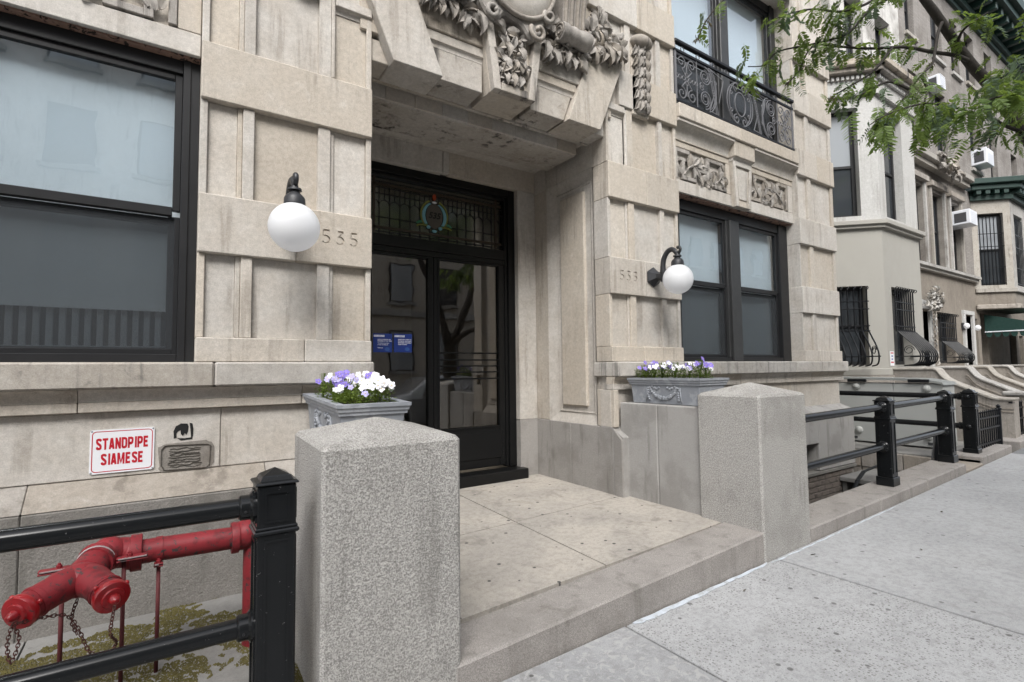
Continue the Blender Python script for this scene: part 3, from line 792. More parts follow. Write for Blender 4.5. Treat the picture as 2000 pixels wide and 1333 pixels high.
# transom: leaded glass
tp = bx('transom_pane', M['glass_leaded'], door, 1.70, 3.46, 1.497, 1.502, 2.80, 3.45, 0)
ca = MB(); zz0, zz1 = 2.80, 3.45
for z in (2.885, 3.33, 3.395, 2.84, 3.26): ca.box(1.7, 3.46, 1.488, 1.497, z-.004, z+.004)
nx = 14
for i in range(nx+1):
    x = 1.74+(3.42-1.74)*i/nx; ca.box(x-.004, x+.004, 1.488, 1.497, 2.80, 3.40)
    if i < nx:
        w_ = (3.42-1.74)/nx; xc = x+w_/2
        ca.box(xc-.003, xc+.003, 1.488, 1.497, 3.19, 3.33)
        pts = [(xc+w_/2*math.cos(a), 1.491, 3.13+.06*math.sin(a)) for a in [PI*k/8 for k in range(9)]]
        ca.tube(pts, .004, 4)
        ca.box(x, x+w_, 1.488, 1.497, 2.995, 3.002)
ca.obj('lead_came', M['black_door'], tp)
tb = MB()
for z in (2.885, 3.365): tb.box(1.72, 3.44, 1.486, 1.49, z-.014, z+.014)
for x in (1.80, 3.36): tb.box(x-.013, x+.013, 1.486, 1.49, 2.80, 3.45)
amber = plain('amber_leaded_glass', (.035, .022, .012), .4); tb.obj('amber_border', amber, tp)
def oval(cx, cz, rx, rz, y0, y1, n=24, a0=0, a1=2*PI, inner=None):
    m = MB()
    if inner is None: return m.prism([(cx+rx*math.cos(2*PI*k/n), cz+rz*math.sin(2*PI*k/n)) for k in range(n)], 1, y0, y1)
    k_ = [a0+(a1-a0)*i/n for i in range(n+1)]
    po = [(cx+rx*math.cos(a), cz+rz*math.sin(a)) for a in k_]
    pi_ = [(cx+inner[0]*math.cos(a)+inner[2], cz+inner[1]*math.sin(a)) for a in k_][::-1]
    return m.prism(po+pi_, 1, y0, y1)
em = oval(2.515, 3.10, .105, .145, 1.476, 1.486).obj('emblem', plain('smoky_glass', (.075, .065, .055), .3), tp)
blue = plain('turquoise_glass', (.14, .33, .40), .3); grn = plain('green_glass', (.03, .16, .09), .3); olive = plain('olive_glass', (.16, .17, .03), .3)
for s_ in (-1, 1):
    a0, a1 = (PI*.62, PI*1.22) if s_ < 0 else (PI*.38, -PI*.22)
    oval(2.515, 3.10, .155, .16, 1.474, 1.484, 12, a0, a1, (.115, .15, 0)).obj('emblem_scroll', blue, em)
    oval(2.515, 3.11, .178, .185, 1.476, 1.486, 12, a0, a1, (.157, .165, 0)).obj('emblem_border', olive, em)
    oval(2.515+s_*.155, 2.985, .075, .05, 1.478, 1.486, 12, 0.2, PI-.2, (.05, .02, 0)).obj('emblem_leaf', grn, em)
    oval(2.515+s_*.14, 2.955, .09, .04, 1.478, 1.486, 12, 0.2, PI-.2, (.07, .02, 0)).obj('emblem_leaf', olive, em)
    oval(2.515+s_*.075, 2.965, .025, .02, 1.474, 1.484, 10).obj('emblem_leaf', blue, em)
oval(2.515, 2.925, .03, .017, 1.474, 1.484, 10).obj('emblem_leaf', blue, em); oval(2.515, 3.262, .028, .012, 1.472, 1.484, 10).obj('emblem_clasp', M['print_white'], em)
oval(2.515, 3.325, .022, .038, 1.474, 1.484, 10).obj('emblem_jewel', plain('red_glass', (.35, .05, .01), .3), em)
me = text_mesh('535', .10, .001, 0.003, .25); me.materials.append(M['graffiti'])
link('number', me, em, (2.512, 1.474, 3.105), (PI/2, 0, 0))
# notices on the door glass
def notice(x0, x1, z0, z1, lines, label):
    t = thing('notice', label, 'poster', ((x0+x1)/2, 1.48, z0))
    bx('sheet', M['sign_blue'], t, x0, x1, 1.4845, 1.4865, z0, z1, 0)
    bx('heading_bar', M['print_white'], t, x0+.006, x0+.125, 1.4835, 1.4845, z1-.036, z1-.016, 0)
    me = text_mesh('STAY HEALTHY', .018, .0002); me.materials.append(M['sign_blue'])
    o = link('lettering', me, t, (x0+.066, 1.483, z1-.026), (PI/2, 0, 0))
    for k, (txt, dz, sz) in enumerate(lines):
        me = text_mesh(txt, sz, .0002, .0004); me.materials.append(M['print_white'])
        wd = max(v.co.x for v in me.vertices)-min(v.co.x for v in me.vertices)
        link('lettering', me, t, (x0+.048+wd/2, 1.484, z1-dz), (PI/2, 0, 0))
    oval((x0+x1)/2+.05, z0+.035, .028, .022, 1.4838, 1.4844, 12).obj('picture', M['print_blue'], t)
notice(1.797, 2.008, 1.512, 1.716, (('FACE COVERINGS ARE', .066, .0145), ('REQUIRED AT ALL TIMES', .082, .0145), ('They protect you and others', .104, .011), ('and keep our building safe', .122, .011), ('Thank you', .155, .014)), 'left blue paper notice with six short text lines on the door glass')
notice(2.028, 2.238, 1.514, 1.718, (('MAINTAIN 6 FEET OF', .064, .0165), ('PHYSICAL DISTANCE', .082, .0165), ('BETWEEN YOURSELF', .100, .0165), ('AND OTHERS', .118, .0165)), 'right blue paper notice with four bold text lines on the door glass')
# ================================================================== windows of the building
def sash_window(xa, xb, z0, zm, z1, y, parts, jl, jr, head=.11, shade_drop=1.0, screen=True, radiator=False, mull=.30, name='window'):
    """frame with `parts` double-hung units; jl, jr widths of the side frames"""
    fr = MB()
    fr.box(xa, xa+jl, y-.03, y+.14, z0, z1, .004); fr.box(xb-jr, xb, y-.03, y+.14, z0, z1, .004)
    fr.box(xa+jl, xb-jr, y-.02, y+.14, z1-head, z1, .004); fr.box(xa+jl, xb-jr, y-.035, y+.14, z0, z0+.055, .004)
    fr.box(xa+jl*.55, xa+jl, y-.04, y-.03, z0, z1-.02, .003); fr.box(xb-jr, xb-jr*.55, y-.04, y-.03, z0, z1-.02, .003)
    W = fr.obj(name, M['frame'], B)
    n = parts; gw = (xb-jr-xa-jl-mull*(n-1))/n
    for i in range(n):
        a = xa+jl+i*(gw+mull); b = a+gw
        if i < n-1:
            m = MB(); m.box(b, b+mull, y-.02, y+.13, z0+.055, z1-head, .004); m.box(b+mull*.14, b+mull*.86, y-.055, y-.02, z0+.01, z1-head+.005, .006)
            m.obj('mullion', M['frame_mid'], W)
        t = .045
        u = MB()      # upper sash (outer track)
        for q in ((a, a+t, y+.0, y+.04, zm, z1-head), (b-t, b, y+.0, y+.04, zm, z1-head), (a+t, b-t, y+.0, y+.04, z1-head-t, z1-head), (a+t, b-t, y-.005, y+.045, zm-.035, zm+.025)): u.box(*q, .004)
        us = u.obj('upper_sash', M['frame'], W); bx('pane', M['glass'], us, a+t-.005, b-t+.005, y+.018, y+.022, zm, z1-head-.02, 0)
        u = MB()
        for q in ((a, a+t*1.5, y+.045, y+.085, z0+.055, zm-.03), (b-t*1.5, b, y+.045, y+.085, z0+.055, zm-.03), (a+t, b-t, y+.045, y+.085, z0+.055, z0+.055+t), (a+t, b-t, y+.046, y+.085, zm-.09, zm-.037)): u.box(*q, .004)
        ls = u.obj('lower_sash', M['frame'], W); bx('pane', M['glass'], ls, a+t, b-t, y+.062, y+.066, z0+.07, zm-.06, 0)
        if screen:
            m = MB(); m.quad((a+.02, y+.03, z0+.06), (b-.02, y+.03, z0+.06), (b-.02, y+.03, zm-.035), (a+.02, y+.03, zm-.035)); m.obj('insect_screen', M['screen'], ls)
            m = MB()
            for q in ((a, a+.03, y+.02, y+.04, z0+.055, zm-.036), (b-.03, b, y+.02, y+.04, z0+.055, zm-.036), (a+.03, b-.03, y+.02, y+.04, z0+.055, z0+.09)): m.box(*q, .003)
            m.obj('screen_frame', M['frame'], ls)
        zb = z0+.05+(z1-z0)*(1-shade_drop)
        m = MB(); k = 10
        for j in range(k):
            xa_, xb_ = a-.02+(b-a+.15)*j/k, a-.02+(b-a+.15)*(j+1)/k
            f_ = lambda x: y+.108+.004*math.sin(x*9)
            m.quad((xa_, f_(xa_), zb), (xb_, f_(xb_), zb), (xb_, f_(xb_), z1-.03), (xa_, f_(xa_), z1-.03))
        m.obj('roller_shade', M['shade'], W)
        if radiator:
            m = MB(); x = a+.03
            while x < b-.03:
                m.box(x, x+.035, y+.135, y+.15, z0+.10, zb+.02, .004); x += .062
            m.box(a, b, y+.13, y+.155, z0+.05, z0+.11); bx('radiator', M['frame_mid'], W, a-.05, b+.15, y+.20, y+.25, z0, zb+.1)
            m.obj('radiator_cover', M['radiator'], W)
    return W
sash_window(-2.67, .127, 1.384, 2.41, 3.50, .21, 2, .10, .10, head=.13, shade_drop=.86, radiator=True)
sash_window(5.036, 7.832, 1.384, 2.41, 3.45, .24, 2, .24, .24, head=.13, shade_drop=.985)
sash_window(5.036, 7.80, 4.53, 5.44, 6.98, .28, 2, .14, .14, head=.15, shade_drop=.665, screen=True, mull=.26)
sash_window(-2.67, .127, 4.53, 5.75, 6.98, .28, 2, .14, .14, head=.15, shade_drop=.9, screen=False, mull=.26)
sash_window(5.036, 7.80, 8.13, 9.3, 10.6, .28, 2, .14, .14, head=.15, shade_drop=.9, screen=False, mull=.26)
blk(5.0, 7.84, -.06, .3, 6.985, 7.2, name='lintel_stone'); blk(-2.7, .13, -.06, .3, 6.985, 7.2, name='lintel_stone')

# ------------------------------------------------------------------ carved leaves
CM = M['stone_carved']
def carved_leaf(L=.14, W=.062, curl=.02, cup=.014, th=.010, seed=0):
    r = random.Random(seed); nu, nv = 8, 4; top = []; bot = []
    for i in range(nu+1):
        u = i/nu; w = W/2*math.sin(PI*(u**.8))**.8*(1 if u < .98 else .1)+.0015
        for j in range(nv+1):
            v = j/nv*2-1
            x = v*w; z = u*L; y = -(curl*math.sin(u*PI*.9)+cup*(v*v)*(.6+u*.4)-.006*abs(math.cos(PI*v))*(1 if j == 2 else 0))+curl*.9*max(0, u-.7)*2
            y -= .004*math.sin(u*16)*abs(v)
            top.append((x, y-th*.5, z)); bot.append((x*.96, y+th*.5+.004, z))
    N = nv+1; vs = top+bot; o = len(top); fs = []
    for i in range(nu):
        for j in range(nv):
            a = i*N+j; fs.append((a, a+1, a+N+1, a+N)); fs.append((o+a, o+a+N, o+a+N+1, o+a+1))
    for i in range(nu):
        for j in (0, nv):
            a = i*N+j; fs.append((a, a+N, o+a+N, o+a))
    for i in (0, nu):
        for j in range(nv):
            a = i*N+j; fs.append((a, o+a, o+a+1, a+1))
    return MB().add(vs, fs).mesh('carved_leaf', CM, smooth=50)
CL = [carved_leaf(.14, .064, .022, .012, seed=1), carved_leaf(.14, .054, .030, .016, seed=2), carved_leaf(.14, .070, .014, -.014, seed=3)]
def leaf_at(par, x, y, z, ang, s=1.0, tilt=None, k=None, name='leaf', roll=None, flat=1.0):
    """ang: direction the leaf points, degrees clockwise from straight up, seen from the street"""
    o = link(name, CL[rnd.randrange(3) if k is None else k], par)
    t = rnd.uniform(-.12, .22) if tilt is None else tilt
    q = Matrix.Rotation(math.radians(ang), 4, 'Y') @ Matrix.Rotation(t, 4, 'X') @ Matrix.Rotation(rnd.uniform(-.3, .3) if roll is None else roll, 4, 'Z')
    o.matrix_basis = Matrix.Translation((x, y, z)) @ q @ Matrix.Diagonal((s, s*flat, s, 1)); return o
def cluster(par, x, y, z, n, s, a0=0, a1=360, r0=.0):
    for i in range(n):
        a = a0+(a1-a0)*(i+.5)/n+rnd.uniform(-14, 14); rr = r0+rnd.uniform(0, .02)
        leaf_at(par, x+rr*math.sin(math.radians(a)), y-rnd.uniform(0, .035), z+rr*math.cos(math.radians(a)), a, s*rnd.uniform(.85, 1.2))
def berries(par, pts, r=.02):
    me = MB().sphere((0, 0, 0), r, 10, 6).mesh('berry', CM, smooth=True)
    for p in pts: link('berry', me, par, p)

# lintels over the wide windows, with fret-and-laurel panels
FRET = ((0, .05, 0, 1), (.05, .28, .87, 1), (.13, .185, .0, .66), (.185, .40, 0, .13), (.35, .40, .13, .52), (.40, .64, .40, .53), (.60, .655, .53, .98), (.655, .93, .86, .98),
        (.88, .93, .40, .86), (.74, .79, .0, .62), (.79, 1.0, 0, .13), (.10, .3, .60, .70))
def carved_panel(x0, x1, z0, z1, flip):
    m = MB(); d = .022
    m.box(x0, x1, .132, .15, z0, z1)
    P = m.obj('carved_panel', ST, B); W, H = x1-x0, z1-z0
    fx = (lambda u: x0+u*W) if not flip else (lambda u: x1-u*W)
    g = MB()
    for (a, b, c, e) in FRET:
        p, q = sorted((fx(a), fx(b))); g.box(p, q, .088+rnd.uniform(0, .003), .133, z0+.01+c*(H-.02), z0+.01+e*(H-.02), .004)
    g.obj('fret', CM, P)
    def L(u, v, a, s): leaf_at(P, fx(u), .092, z0+v*H, a if not flip else -a, s*.92, tilt=.02, roll=rnd.uniform(-.1, .1), flat=.6)
    stem = [(.16, .18), (.24, .42), (.33, .55), (.5, .62), (.62, .6)]
    MB().tube([(fx(u), .088, z0+v*H) for u, v in stem], .011, 6).obj('stem', CM, P)
    stem = [(.36, .55), (.44, .34), (.55, .18), (.66, .12)]
    MB().tube([(fx(u), .088, z0+v*H) for u, v in stem], .010, 6).obj('stem', CM, P)
    stem = [(.78, .2), (.86, .4), (.94, .66)]
    MB().tube([(fx(u), .088, z0+v*H) for u, v in stem], .010, 6).obj('stem', CM, P)
    for u, v, a, s in ((.24, .42, -15, 1.0), (.29, .52, 5, 1.25), (.33, .55, 45, 1.2), (.40, .56, 70, 1.1), (.46, .60, 15, 1.0), (.52, .62, 100, 1.0), (.58, .6, 40, .9), (.36, .5, 190, 1.1),
                       (.40, .44, 140, 1.15), (.46, .32, 165, 1.15), (.50, .26, 80, 1.1), (.56, .18, 120, 1.05), (.58, .2, 30, 1.0), (.64, .13, 90, .9), (.10, .2, -25, .8), (.12, .15, 10, .8),
                       (.82, .3, -30, 1.0), (.86, .4, 30, 1.15), (.88, .45, 95, .95), (.93, .62, 0, 1.0), (.95, .66, -40, .9), (.86, .36, 150, 1.0), (.94, .5, 140, .9), (.7, .2, 15, 1.0), (.68, .3, -20, 1.0)):
        L(u, v, a, s)
def lintel(xa, xb):
    c = (xa+xb)/2
    pl, pr = (xa+.045, c-.29), (c+.27, xb-.14)
    z0, z1 = 3.635, 4.04
    for q in ((xa, xb, 3.475, z0-.004), (xa, xb, z1+.004, 4.12)): blk(q[0], q[1], .10, .3, q[2], q[3], name='lintel_stone')
    blk(xa, pl[0]-.004, .10, .3, z0-.002, z1+.002, name='lintel_stone'); blk(pl[1]+.004, pr[0]-.004, .10, .3, z0-.002, z1+.002, name='lintel_stone'); blk(pr[1]+.004, xb, .10, .3, z0-.002, z1+.002, name='lintel_stone')
    carved_panel(*pl, z0, z1, False); carved_panel(*pr, z0, z1, True)
    bx('steel_lintel', M['rusty_steel'], B, xa, xb, .13, .30, 3.462, 3.474, 0)
    # cove and corbel
    for p, q in ((xa, c-.235), (c+.235, xb)):
        cove(p, q, 4.14, 4.30, -.01, .09, 'cornice_moulding', back=.3); blk(p, q, .085, .3, 4.121, 4.139, name='cornice_moulding'); blk(p, q, -.02, .3, 4.302, 4.338, name='cornice_moulding')
    blk(c-.235, c+.235, -.012, .3, 4.12, 4.338, name='corbel_stone', b=.012)
    cove(c-.22, c+.22, 4.08, 4.119, -.0, .035, 'corbel_stone', back=.3)
    m = MB(); w0, w1 = .165, .215
    m.prism([(c-w0, 3.466), (c+w0, 3.466), (c+w1, 4.08), (c-w1, 4.08)], 1, .055, .3); kk = m.obj('window_keystone', ST, B, bevel=.006)
    t = .05
    for s_ in (-1, 1): MB().prism([(c+s_*w0, 3.466), (c+s_*(w0-t), 3.466), (c+s_*(w1-t), 4.08), (c+s_*w1, 4.08)], 1, .03, .054).obj('keystone_rim', ST, kk, bevel=.004)
    MB().prism([(c-w0+t, 3.466), (c+w0-t, 3.466), (c+w0-t+.006, 3.54), (c-w0+t-.006, 3.54)], 1, .03, .054).obj('keystone_rim', ST, kk, bevel=.004)
    MB().prism([(c-w1+t+.004, 4.02), (c+w1-t-.004, 4.02), (c+w1-t, 4.08), (c-w1+t, 4.08)], 1, .03, .054).obj('keystone_rim', ST, kk, bevel=.004)
    MB().prism([(c-w0+t+.03, 3.57), (c+w0-t-.03, 3.57), (c+w1-t-.03, 3.99), (c-w1+t+.03, 3.99)], 1, .042, .055).obj('keystone_panel', ST, kk, bevel=.006)
lintel(5.04, 7.828); lintel(-2.668, .123)
# balcony slab
for a, b in ((5.04, 6.3), (6.302, 7.80)): blk(a, b, -.04, .34, 4.34, 4.52, name='balcony_slab', b=.01)
for a, b in ((-2.66, -1.3), (-1.298, .12)): blk(a, b, -.04, .34, 4.34, 4.52, name='balcony_slab', b=.01)

# ------------------------------------------------------------------ scrolled balcony railing
def balcony_railing():
    y = .02; x0, x1, z0, z1 = 5.05, 7.76, 4.575, 5.21
    R = MB().box(x0-.01, x1+.02, y-.03, y+.03, 5.295, 5.345, .01).obj('balcony_railing', M['black_far'], B)
    for z, h in ((z0, .012), (z1, .014)): MB().box(x0-.01, x1+.02, y-.012, y+.012, z-h, z+h).obj('rail', M['black_far'], R)
    iron = plain('grey_iron', (.15, .15, .16), .5)
    me = {}
    def flat(pts, w=.0075, closed=False):
        MB().tube([(p[0], y, p[1]) for p in pts], w, 4, cap=not closed, flat=1.0).obj('scroll', iron, R)
    def spiral(cx, cz, r, turns, a0, sgn=1, n=26, rin=.25):
        return [(cx+(r*(1-(1-rin)*i/n))*math.cos(a0+sgn*turns*2*PI*i/n), cz+(r*(1-(1-rin)*i/n))*math.sin(a0+sgn*turns*2*PI*i/n)) for i in range(n+1)]
    ring_me = {}
    def ring(cx, cz, r, w=.006):
        k = round(r, 3)
        if k not in ring_me: ring_me[k] = MB().torus(Matrix.Rotation(PI/2, 4, 'X'), r, w, 14, 5).mesh('ring', iron)
        link('ring', ring_me[k], R, (cx, y, cz))
    def bar(xa, za, xb, zb, w=.007): MB().tube([(xa, y, za), (xb, y, zb)], w, 4).obj('bar', iron, R)
    H = z1-z0; zc = (z0+z1)/2; c = (x0+x1)/2
    for x in (x0+.02, x0+.42, x1-.42, x1-.02): bar(x, z0, x, z1)
    for x in (x0, x1): bar(x, z0, x, 5.3, .012)
    # end panels: four S scrolls round small rings
    for e in (x0+.22, x1-.22):
        for sx in (-1, 1):
            for sz in (-1, 1):
                cx, cz = e+sx*.10, zc+sz*.20
                a0 = -PI/2 if sz > 0 else PI/2
                flat(spiral(cx, cz, .085, 1.35, a0, -sx*sz))
                flat([(cx, cz-sz*.085), (e+sx*.055, zc+sz*.07), (e+sx*.02, zc+sz*.03)])
                flat([(cx-sx*.085, cz+sz*.02), (e+sx*.005, zc+sz*.14), (e, zc+sz*.05)], .006)
        for dx, dz in ((0, 0), (.06, 0), (-.06, 0), (0, .055), (0, -.055), (.13, 0), (-.13, 0), (.19, 0), (-.19, 0)): ring(e+dx, zc+dz, .026)
    # C-scrolls facing the centre
    for s_ in (-1, 1):
        e = c+s_*(.74)
        for k, w_ in ((0, .008), (1, .006)):
            r = .25-k*.035
            flat([(e-s_*(.05)+s_*(-1)*r*math.cos(a)*.62, zc+(.29-k*.03)*math.sin(a)) for a in [(-PI/2)+PI*i/16 for i in range(17)]], w_)
        for sz in (-1, 1):
            flat(spiral(e+s_*.03, zc+sz*.15, .13, 1.6, PI/2*sz, s_*sz*1.0)); flat(spiral(e+s_*.03, zc+sz*.15, .095, 1.1, PI/2*sz, s_*sz*1.0), .005)
            ring(e-s_*.19, zc+sz*.13, .022); ring(e+s_*.10, zc+sz*.02, .03)
        # slanted lettering-like frames
        xa = c+s_*.50
        for k in (0, .035):
            bar(xa+s_*(.0)-k, z0+.03, xa-.16-k, z1-.03)
        bar(xa-.16, z1-.03, xa+.13, z1-.10, .006); bar(xa+.13, z1-.10, xa+.02, z0+.20, .006); bar(xa-.18, z0+.04, xa+.0, z0+.03, .006); bar(xa-.18, z0+.04, xa-.08, z0+.28, .006)
        for t in (.25, .5, .75): ring(xa-.16*t-.017, z0+.03+(H-.06)*t, .017)
    # centre medallion
    flat([(c+.125*math.cos(a), zc+.165*math.sin(a)) for a in [2*PI*i/24 for i in range(25)]], .009, True)
    for s_ in (-1, 1):
        for k in (0, 1):
            flat([(c+s_*(.25+.05*k)*math.cos(a), zc+(.30)*math.sin(a)) for a in [-PI/2*.95+PI*.95*i/16 for i in range(17)]], .007)
        for sz in (-1, 1):
            flat(spiral(c+s_*.09, zc+sz*.225, .07, 1.3, -sz*PI/2, s_*sz)); ring(c+s_*.2, zc+sz*.12, .022)
    n = 9
    for i in range(n): ring(x0+.15+(x1-x0-.3)*i/(n-1), 5.255, .032)
balcony_railing()

# ------------------------------------------------------------------ cartouche, garlands, consoles, pendants
out = [(2.12, 5.6), (2.13, 4.80), (2.20, 4.53), (2.27, 4.45), (2.35, 4.425), (2.40, 4.47), (2.445, 4.535), (2.55, 4.515), (2.63, 4.50), (2.69, 4.43), (2.75, 4.385), (2.82, 4.42), (2.88, 4.50), (2.92, 4.64), (3.03, 4.78), (3.06, 5.6)]
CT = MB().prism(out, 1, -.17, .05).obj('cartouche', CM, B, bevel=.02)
dome = MB(); vs = []; fs = []; nr, na = 8, 40
for i in range(nr+1):
    for k in range(na):
        a = 2*PI*k/na; t = i/nr
        rr = t; dz = -.17-.075*math.sqrt(max(0, 1-t*t))
        vs.append((2.60+.41*rr*math.cos(a), dz, 5.0+.43*rr*math.sin(a)))
for i in range(nr):
    for k in range(na): fs.append((i*na+k, i*na+(k+1) % na, (i+1)*na+(k+1) % na, (i+1)*na+k))
dome.add(vs, fs).obj('shield', ST, CT, smooth=True)
MB().tube([(2.60+.425*math.cos(2*PI*k/40), -.19, 5.0+.445*math.sin(2*PI*k/40)) for k in range(41)], .022, 8, cap=False).obj('shield_rim', CM, CT, smooth=True)
for (x, z, r, a0) in ((2.30, 4.47, .075, .4), (2.80, 4.46, .085, 2.5), (2.93, 4.66, .06, 2.2)):
    MB().tube([(x+r*(1-.7*i/20)*math.cos(a0+i*.35), -.19-.002*i, z+r*(1-.7*i/20)*math.sin(a0+i*.35)) for i in range(21)], .022, 8).obj('scroll', CM, CT, smooth=True)
KL = MB().tube([(2.55, -.075, 4.55), (2.53, -.08, 4.2), (2.57, -.08, 3.95)], .02, 8).obj('keystone_garland', CM, B)
for (x, z, n, s_) in ((2.50, 4.42, 6, 1.05), (2.64, 4.40, 6, .95), (2.50, 4.27, 5, 1.0), (2.60, 4.20, 5, 1.05), (2.48, 4.13, 5, 1.0), (2.58, 4.08, 5, 1.0), (2.66, 4.12, 5, .95), (2.50, 3.99, 5, .85), (2.60, 3.97, 5, .8)):
    cluster(KL, x, -.085, z, n, s_*.85, 60, 330)
for (x, z, a, s_) in ((2.47, 4.36, -60, 1.2), (2.5, 4.30, 180, 1.2), (2.44, 4.16, 150, 1.25), (2.52, 4.12, 215, 1.25), (2.53, 4.25, 20, 1.1), (2.63, 4.3, 160, 1.2), (2.67, 4.2, 185, 1.2), (2.66, 4.02, 200, 1.0), (2.56, 4.03, 180, 1.1), (2.47, 4.02, 170, 1.0)):
    leaf_at(KL, x, -.125, z, a, s_*.92, tilt=.12)
berries(KL, [(2.42, -.13, 4.36), (2.44, -.15, 4.06), (2.47, -.15, 4.035), (2.44, -.14, 4.015), (2.62, -.15, 4.33), (2.61, -.15, 4.21), (2.53, -.15, 3.93)])
for q, fx in enumerate(((lambda x: x), mir)):
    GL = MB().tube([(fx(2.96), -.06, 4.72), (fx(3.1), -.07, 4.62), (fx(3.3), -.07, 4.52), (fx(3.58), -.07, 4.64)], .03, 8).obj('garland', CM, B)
    sg = 1 if q == 0 else -1
    for (x, z, n, s_, a0, a1) in ((2.94, 4.68, 7, 1.15, 0, 360), (3.08, 4.72, 6, 1.05, 0, 360), (2.95, 4.52, 5, 1.25, 110, 250), (3.05, 4.47, 5, 1.2, 100, 250), (3.15, 4.58, 5, 1.1, 90, 260), (3.24, 4.50, 5, 1.15, 110, 240),
                           (3.38, 4.50, 6, 1.1, 90, 230), (3.45, 4.56, 5, .9, 60, 220), (3.56, 4.84, 7, 1.25, -60, 200), (3.69, 4.93, 7, 1.3, -60, 150), (3.80, 4.84, 7, 1.35, -20, 180), (3.92, 4.82, 6, 1.25, 20, 200), (3.62, 4.68, 6, 1.2, 80, 270), (3.78, 4.70, 6, 1.3, 120, 230), (3.95, 4.74, 5, 1.15, 110, 220)):
        aa, bb = (a0, a1) if sg > 0 else (-a1, -a0)
        cluster(GL, fx(x), -.06, z, n, s_*.9, aa, bb)
    for (x, z, a, s_) in ((2.96, 4.50, 190, 1.7), (3.05, 4.45, 165, 1.3), (3.14, 4.56, 120, 1.3), (3.22, 4.50, 185, 1.4), (3.30, 4.45, 170, 1.1), (3.40, 4.50, 150, 1.5), (3.76, 4.76, 165, 1.9), (3.83, 4.78, 140, 1.8), (3.63, 4.65, 175, 1.3), (3.72, 4.92, 20, 1.5), (3.95, 4.80, 60, 1.4), (3.56, 4.80, 0, 1.6), (3.98, 4.80, 160, 1.5), (3.88, 4.76, 175, 1.6)):
        leaf_at(GL, fx(x), -.095, z, a*sg, s_*.9, tilt=.1)
    berries(GL, [(fx(x), -.15, z) for x, z in ((2.93, 4.63), (3.07, 4.52), (3.2, 4.52), (3.78, 4.78), (3.9, 4.76), (3.84, 4.84), (3.66, 4.86), (3.5, 4.74), (3.95, 4.85))])
    # scrolled console: a fluted shaft ending in a roll
    prof = []
    n = 14
    for i in range(n+1):
        t = i/n; z = 4.66+1.1*t; yy = -.13-.16*math.sin(t*1.6)**2-.03
        prof.append((yy, z))
    poly = prof+[(.05, 5.76), (.05, 4.66)]
    a, b = sorted((fx(3.13), fx(3.42)))
    cs = MB().prism(poly, 0, a, b).obj('console', CM, B, smooth=40)
    for k in range(4):
        xc = a+.035+k*(b-a-.07)/3
        MB().tube([(xc, p[0]-.004, p[1]) for p in prof], .022, 6).obj('flute', CM, cs, smooth=True)
    a, b = sorted((fx(3.085), fx(3.455)))
    rl = MB(); Mx = Matrix.Translation((a, -.165, 4.605)) @ Matrix.Rotation(PI/2, 4, 'Y'); L_ = b-a
    rl.lathe([(.0, 0), (.088, 0), (.092, .02), (.092, L_*.2), (.078, L_*.28), (.084, L_*.36), (.09, L_*.44), (.084, L_*.52), (.078, L_*.6), (.085, L_*.68), (.092, L_*.8), (.092, L_-.02), (.088, L_), (0, L_)], Mx, 20)
    rl.obj('roll', CM, cs, smooth=50)
    for xe in (a-.002, b+.002):
        MB().tube([(xe, -.165+.075*(1-.75*i/26)*math.cos(i*.45+1), 4.605+.075*(1-.75*i/26)*math.sin(i*.45+1)) for i in range(27)], .009, 6).obj('volute', CM, cs)
    # husk pendant
    px_ = fx(4.40)
    hk = MB().box(px_-.135, px_+.135, .0, .06, 4.17, 5.05, .01).obj('husk_pendant', ST, B)
    MB().sphere((px_, -.03, 5.02), (.155, .10, .085), 18, 10).obj('knob', CM, hk, smooth=True)
    bme_ = MB().sphere((0, 0, 0), .02, 8, 6).mesh('bead', CM, smooth=True)
    MB().tube([(px_, -.005, 5.0), (px_, -.005, 4.2)], .085, 10, flat=.5).obj('stalk', CM, hk, smooth=True)
    for k in range(6):        # tiers of bell-flowers hanging down
        s_ = 1.0-k*.03; zz = 4.985-k*.13
        for a, dx in ((196, -.035), (164, .035), (210, -.06), (150, .06)):
            leaf_at(hk, px_+dx*s_, -.045 if abs(dx) < .05 else -.03, zz, a, 1.12*s_, tilt=-.16, roll=0, k=0, name='husk')
        leaf_at(hk, px_, -.065, zz-.01, 180, .85*s_, tilt=-.1, roll=0, k=2, name='husk'); link('bead', bme_, hk, (px_, -.075, zz-.035), None, (.8, .8, 1.4))
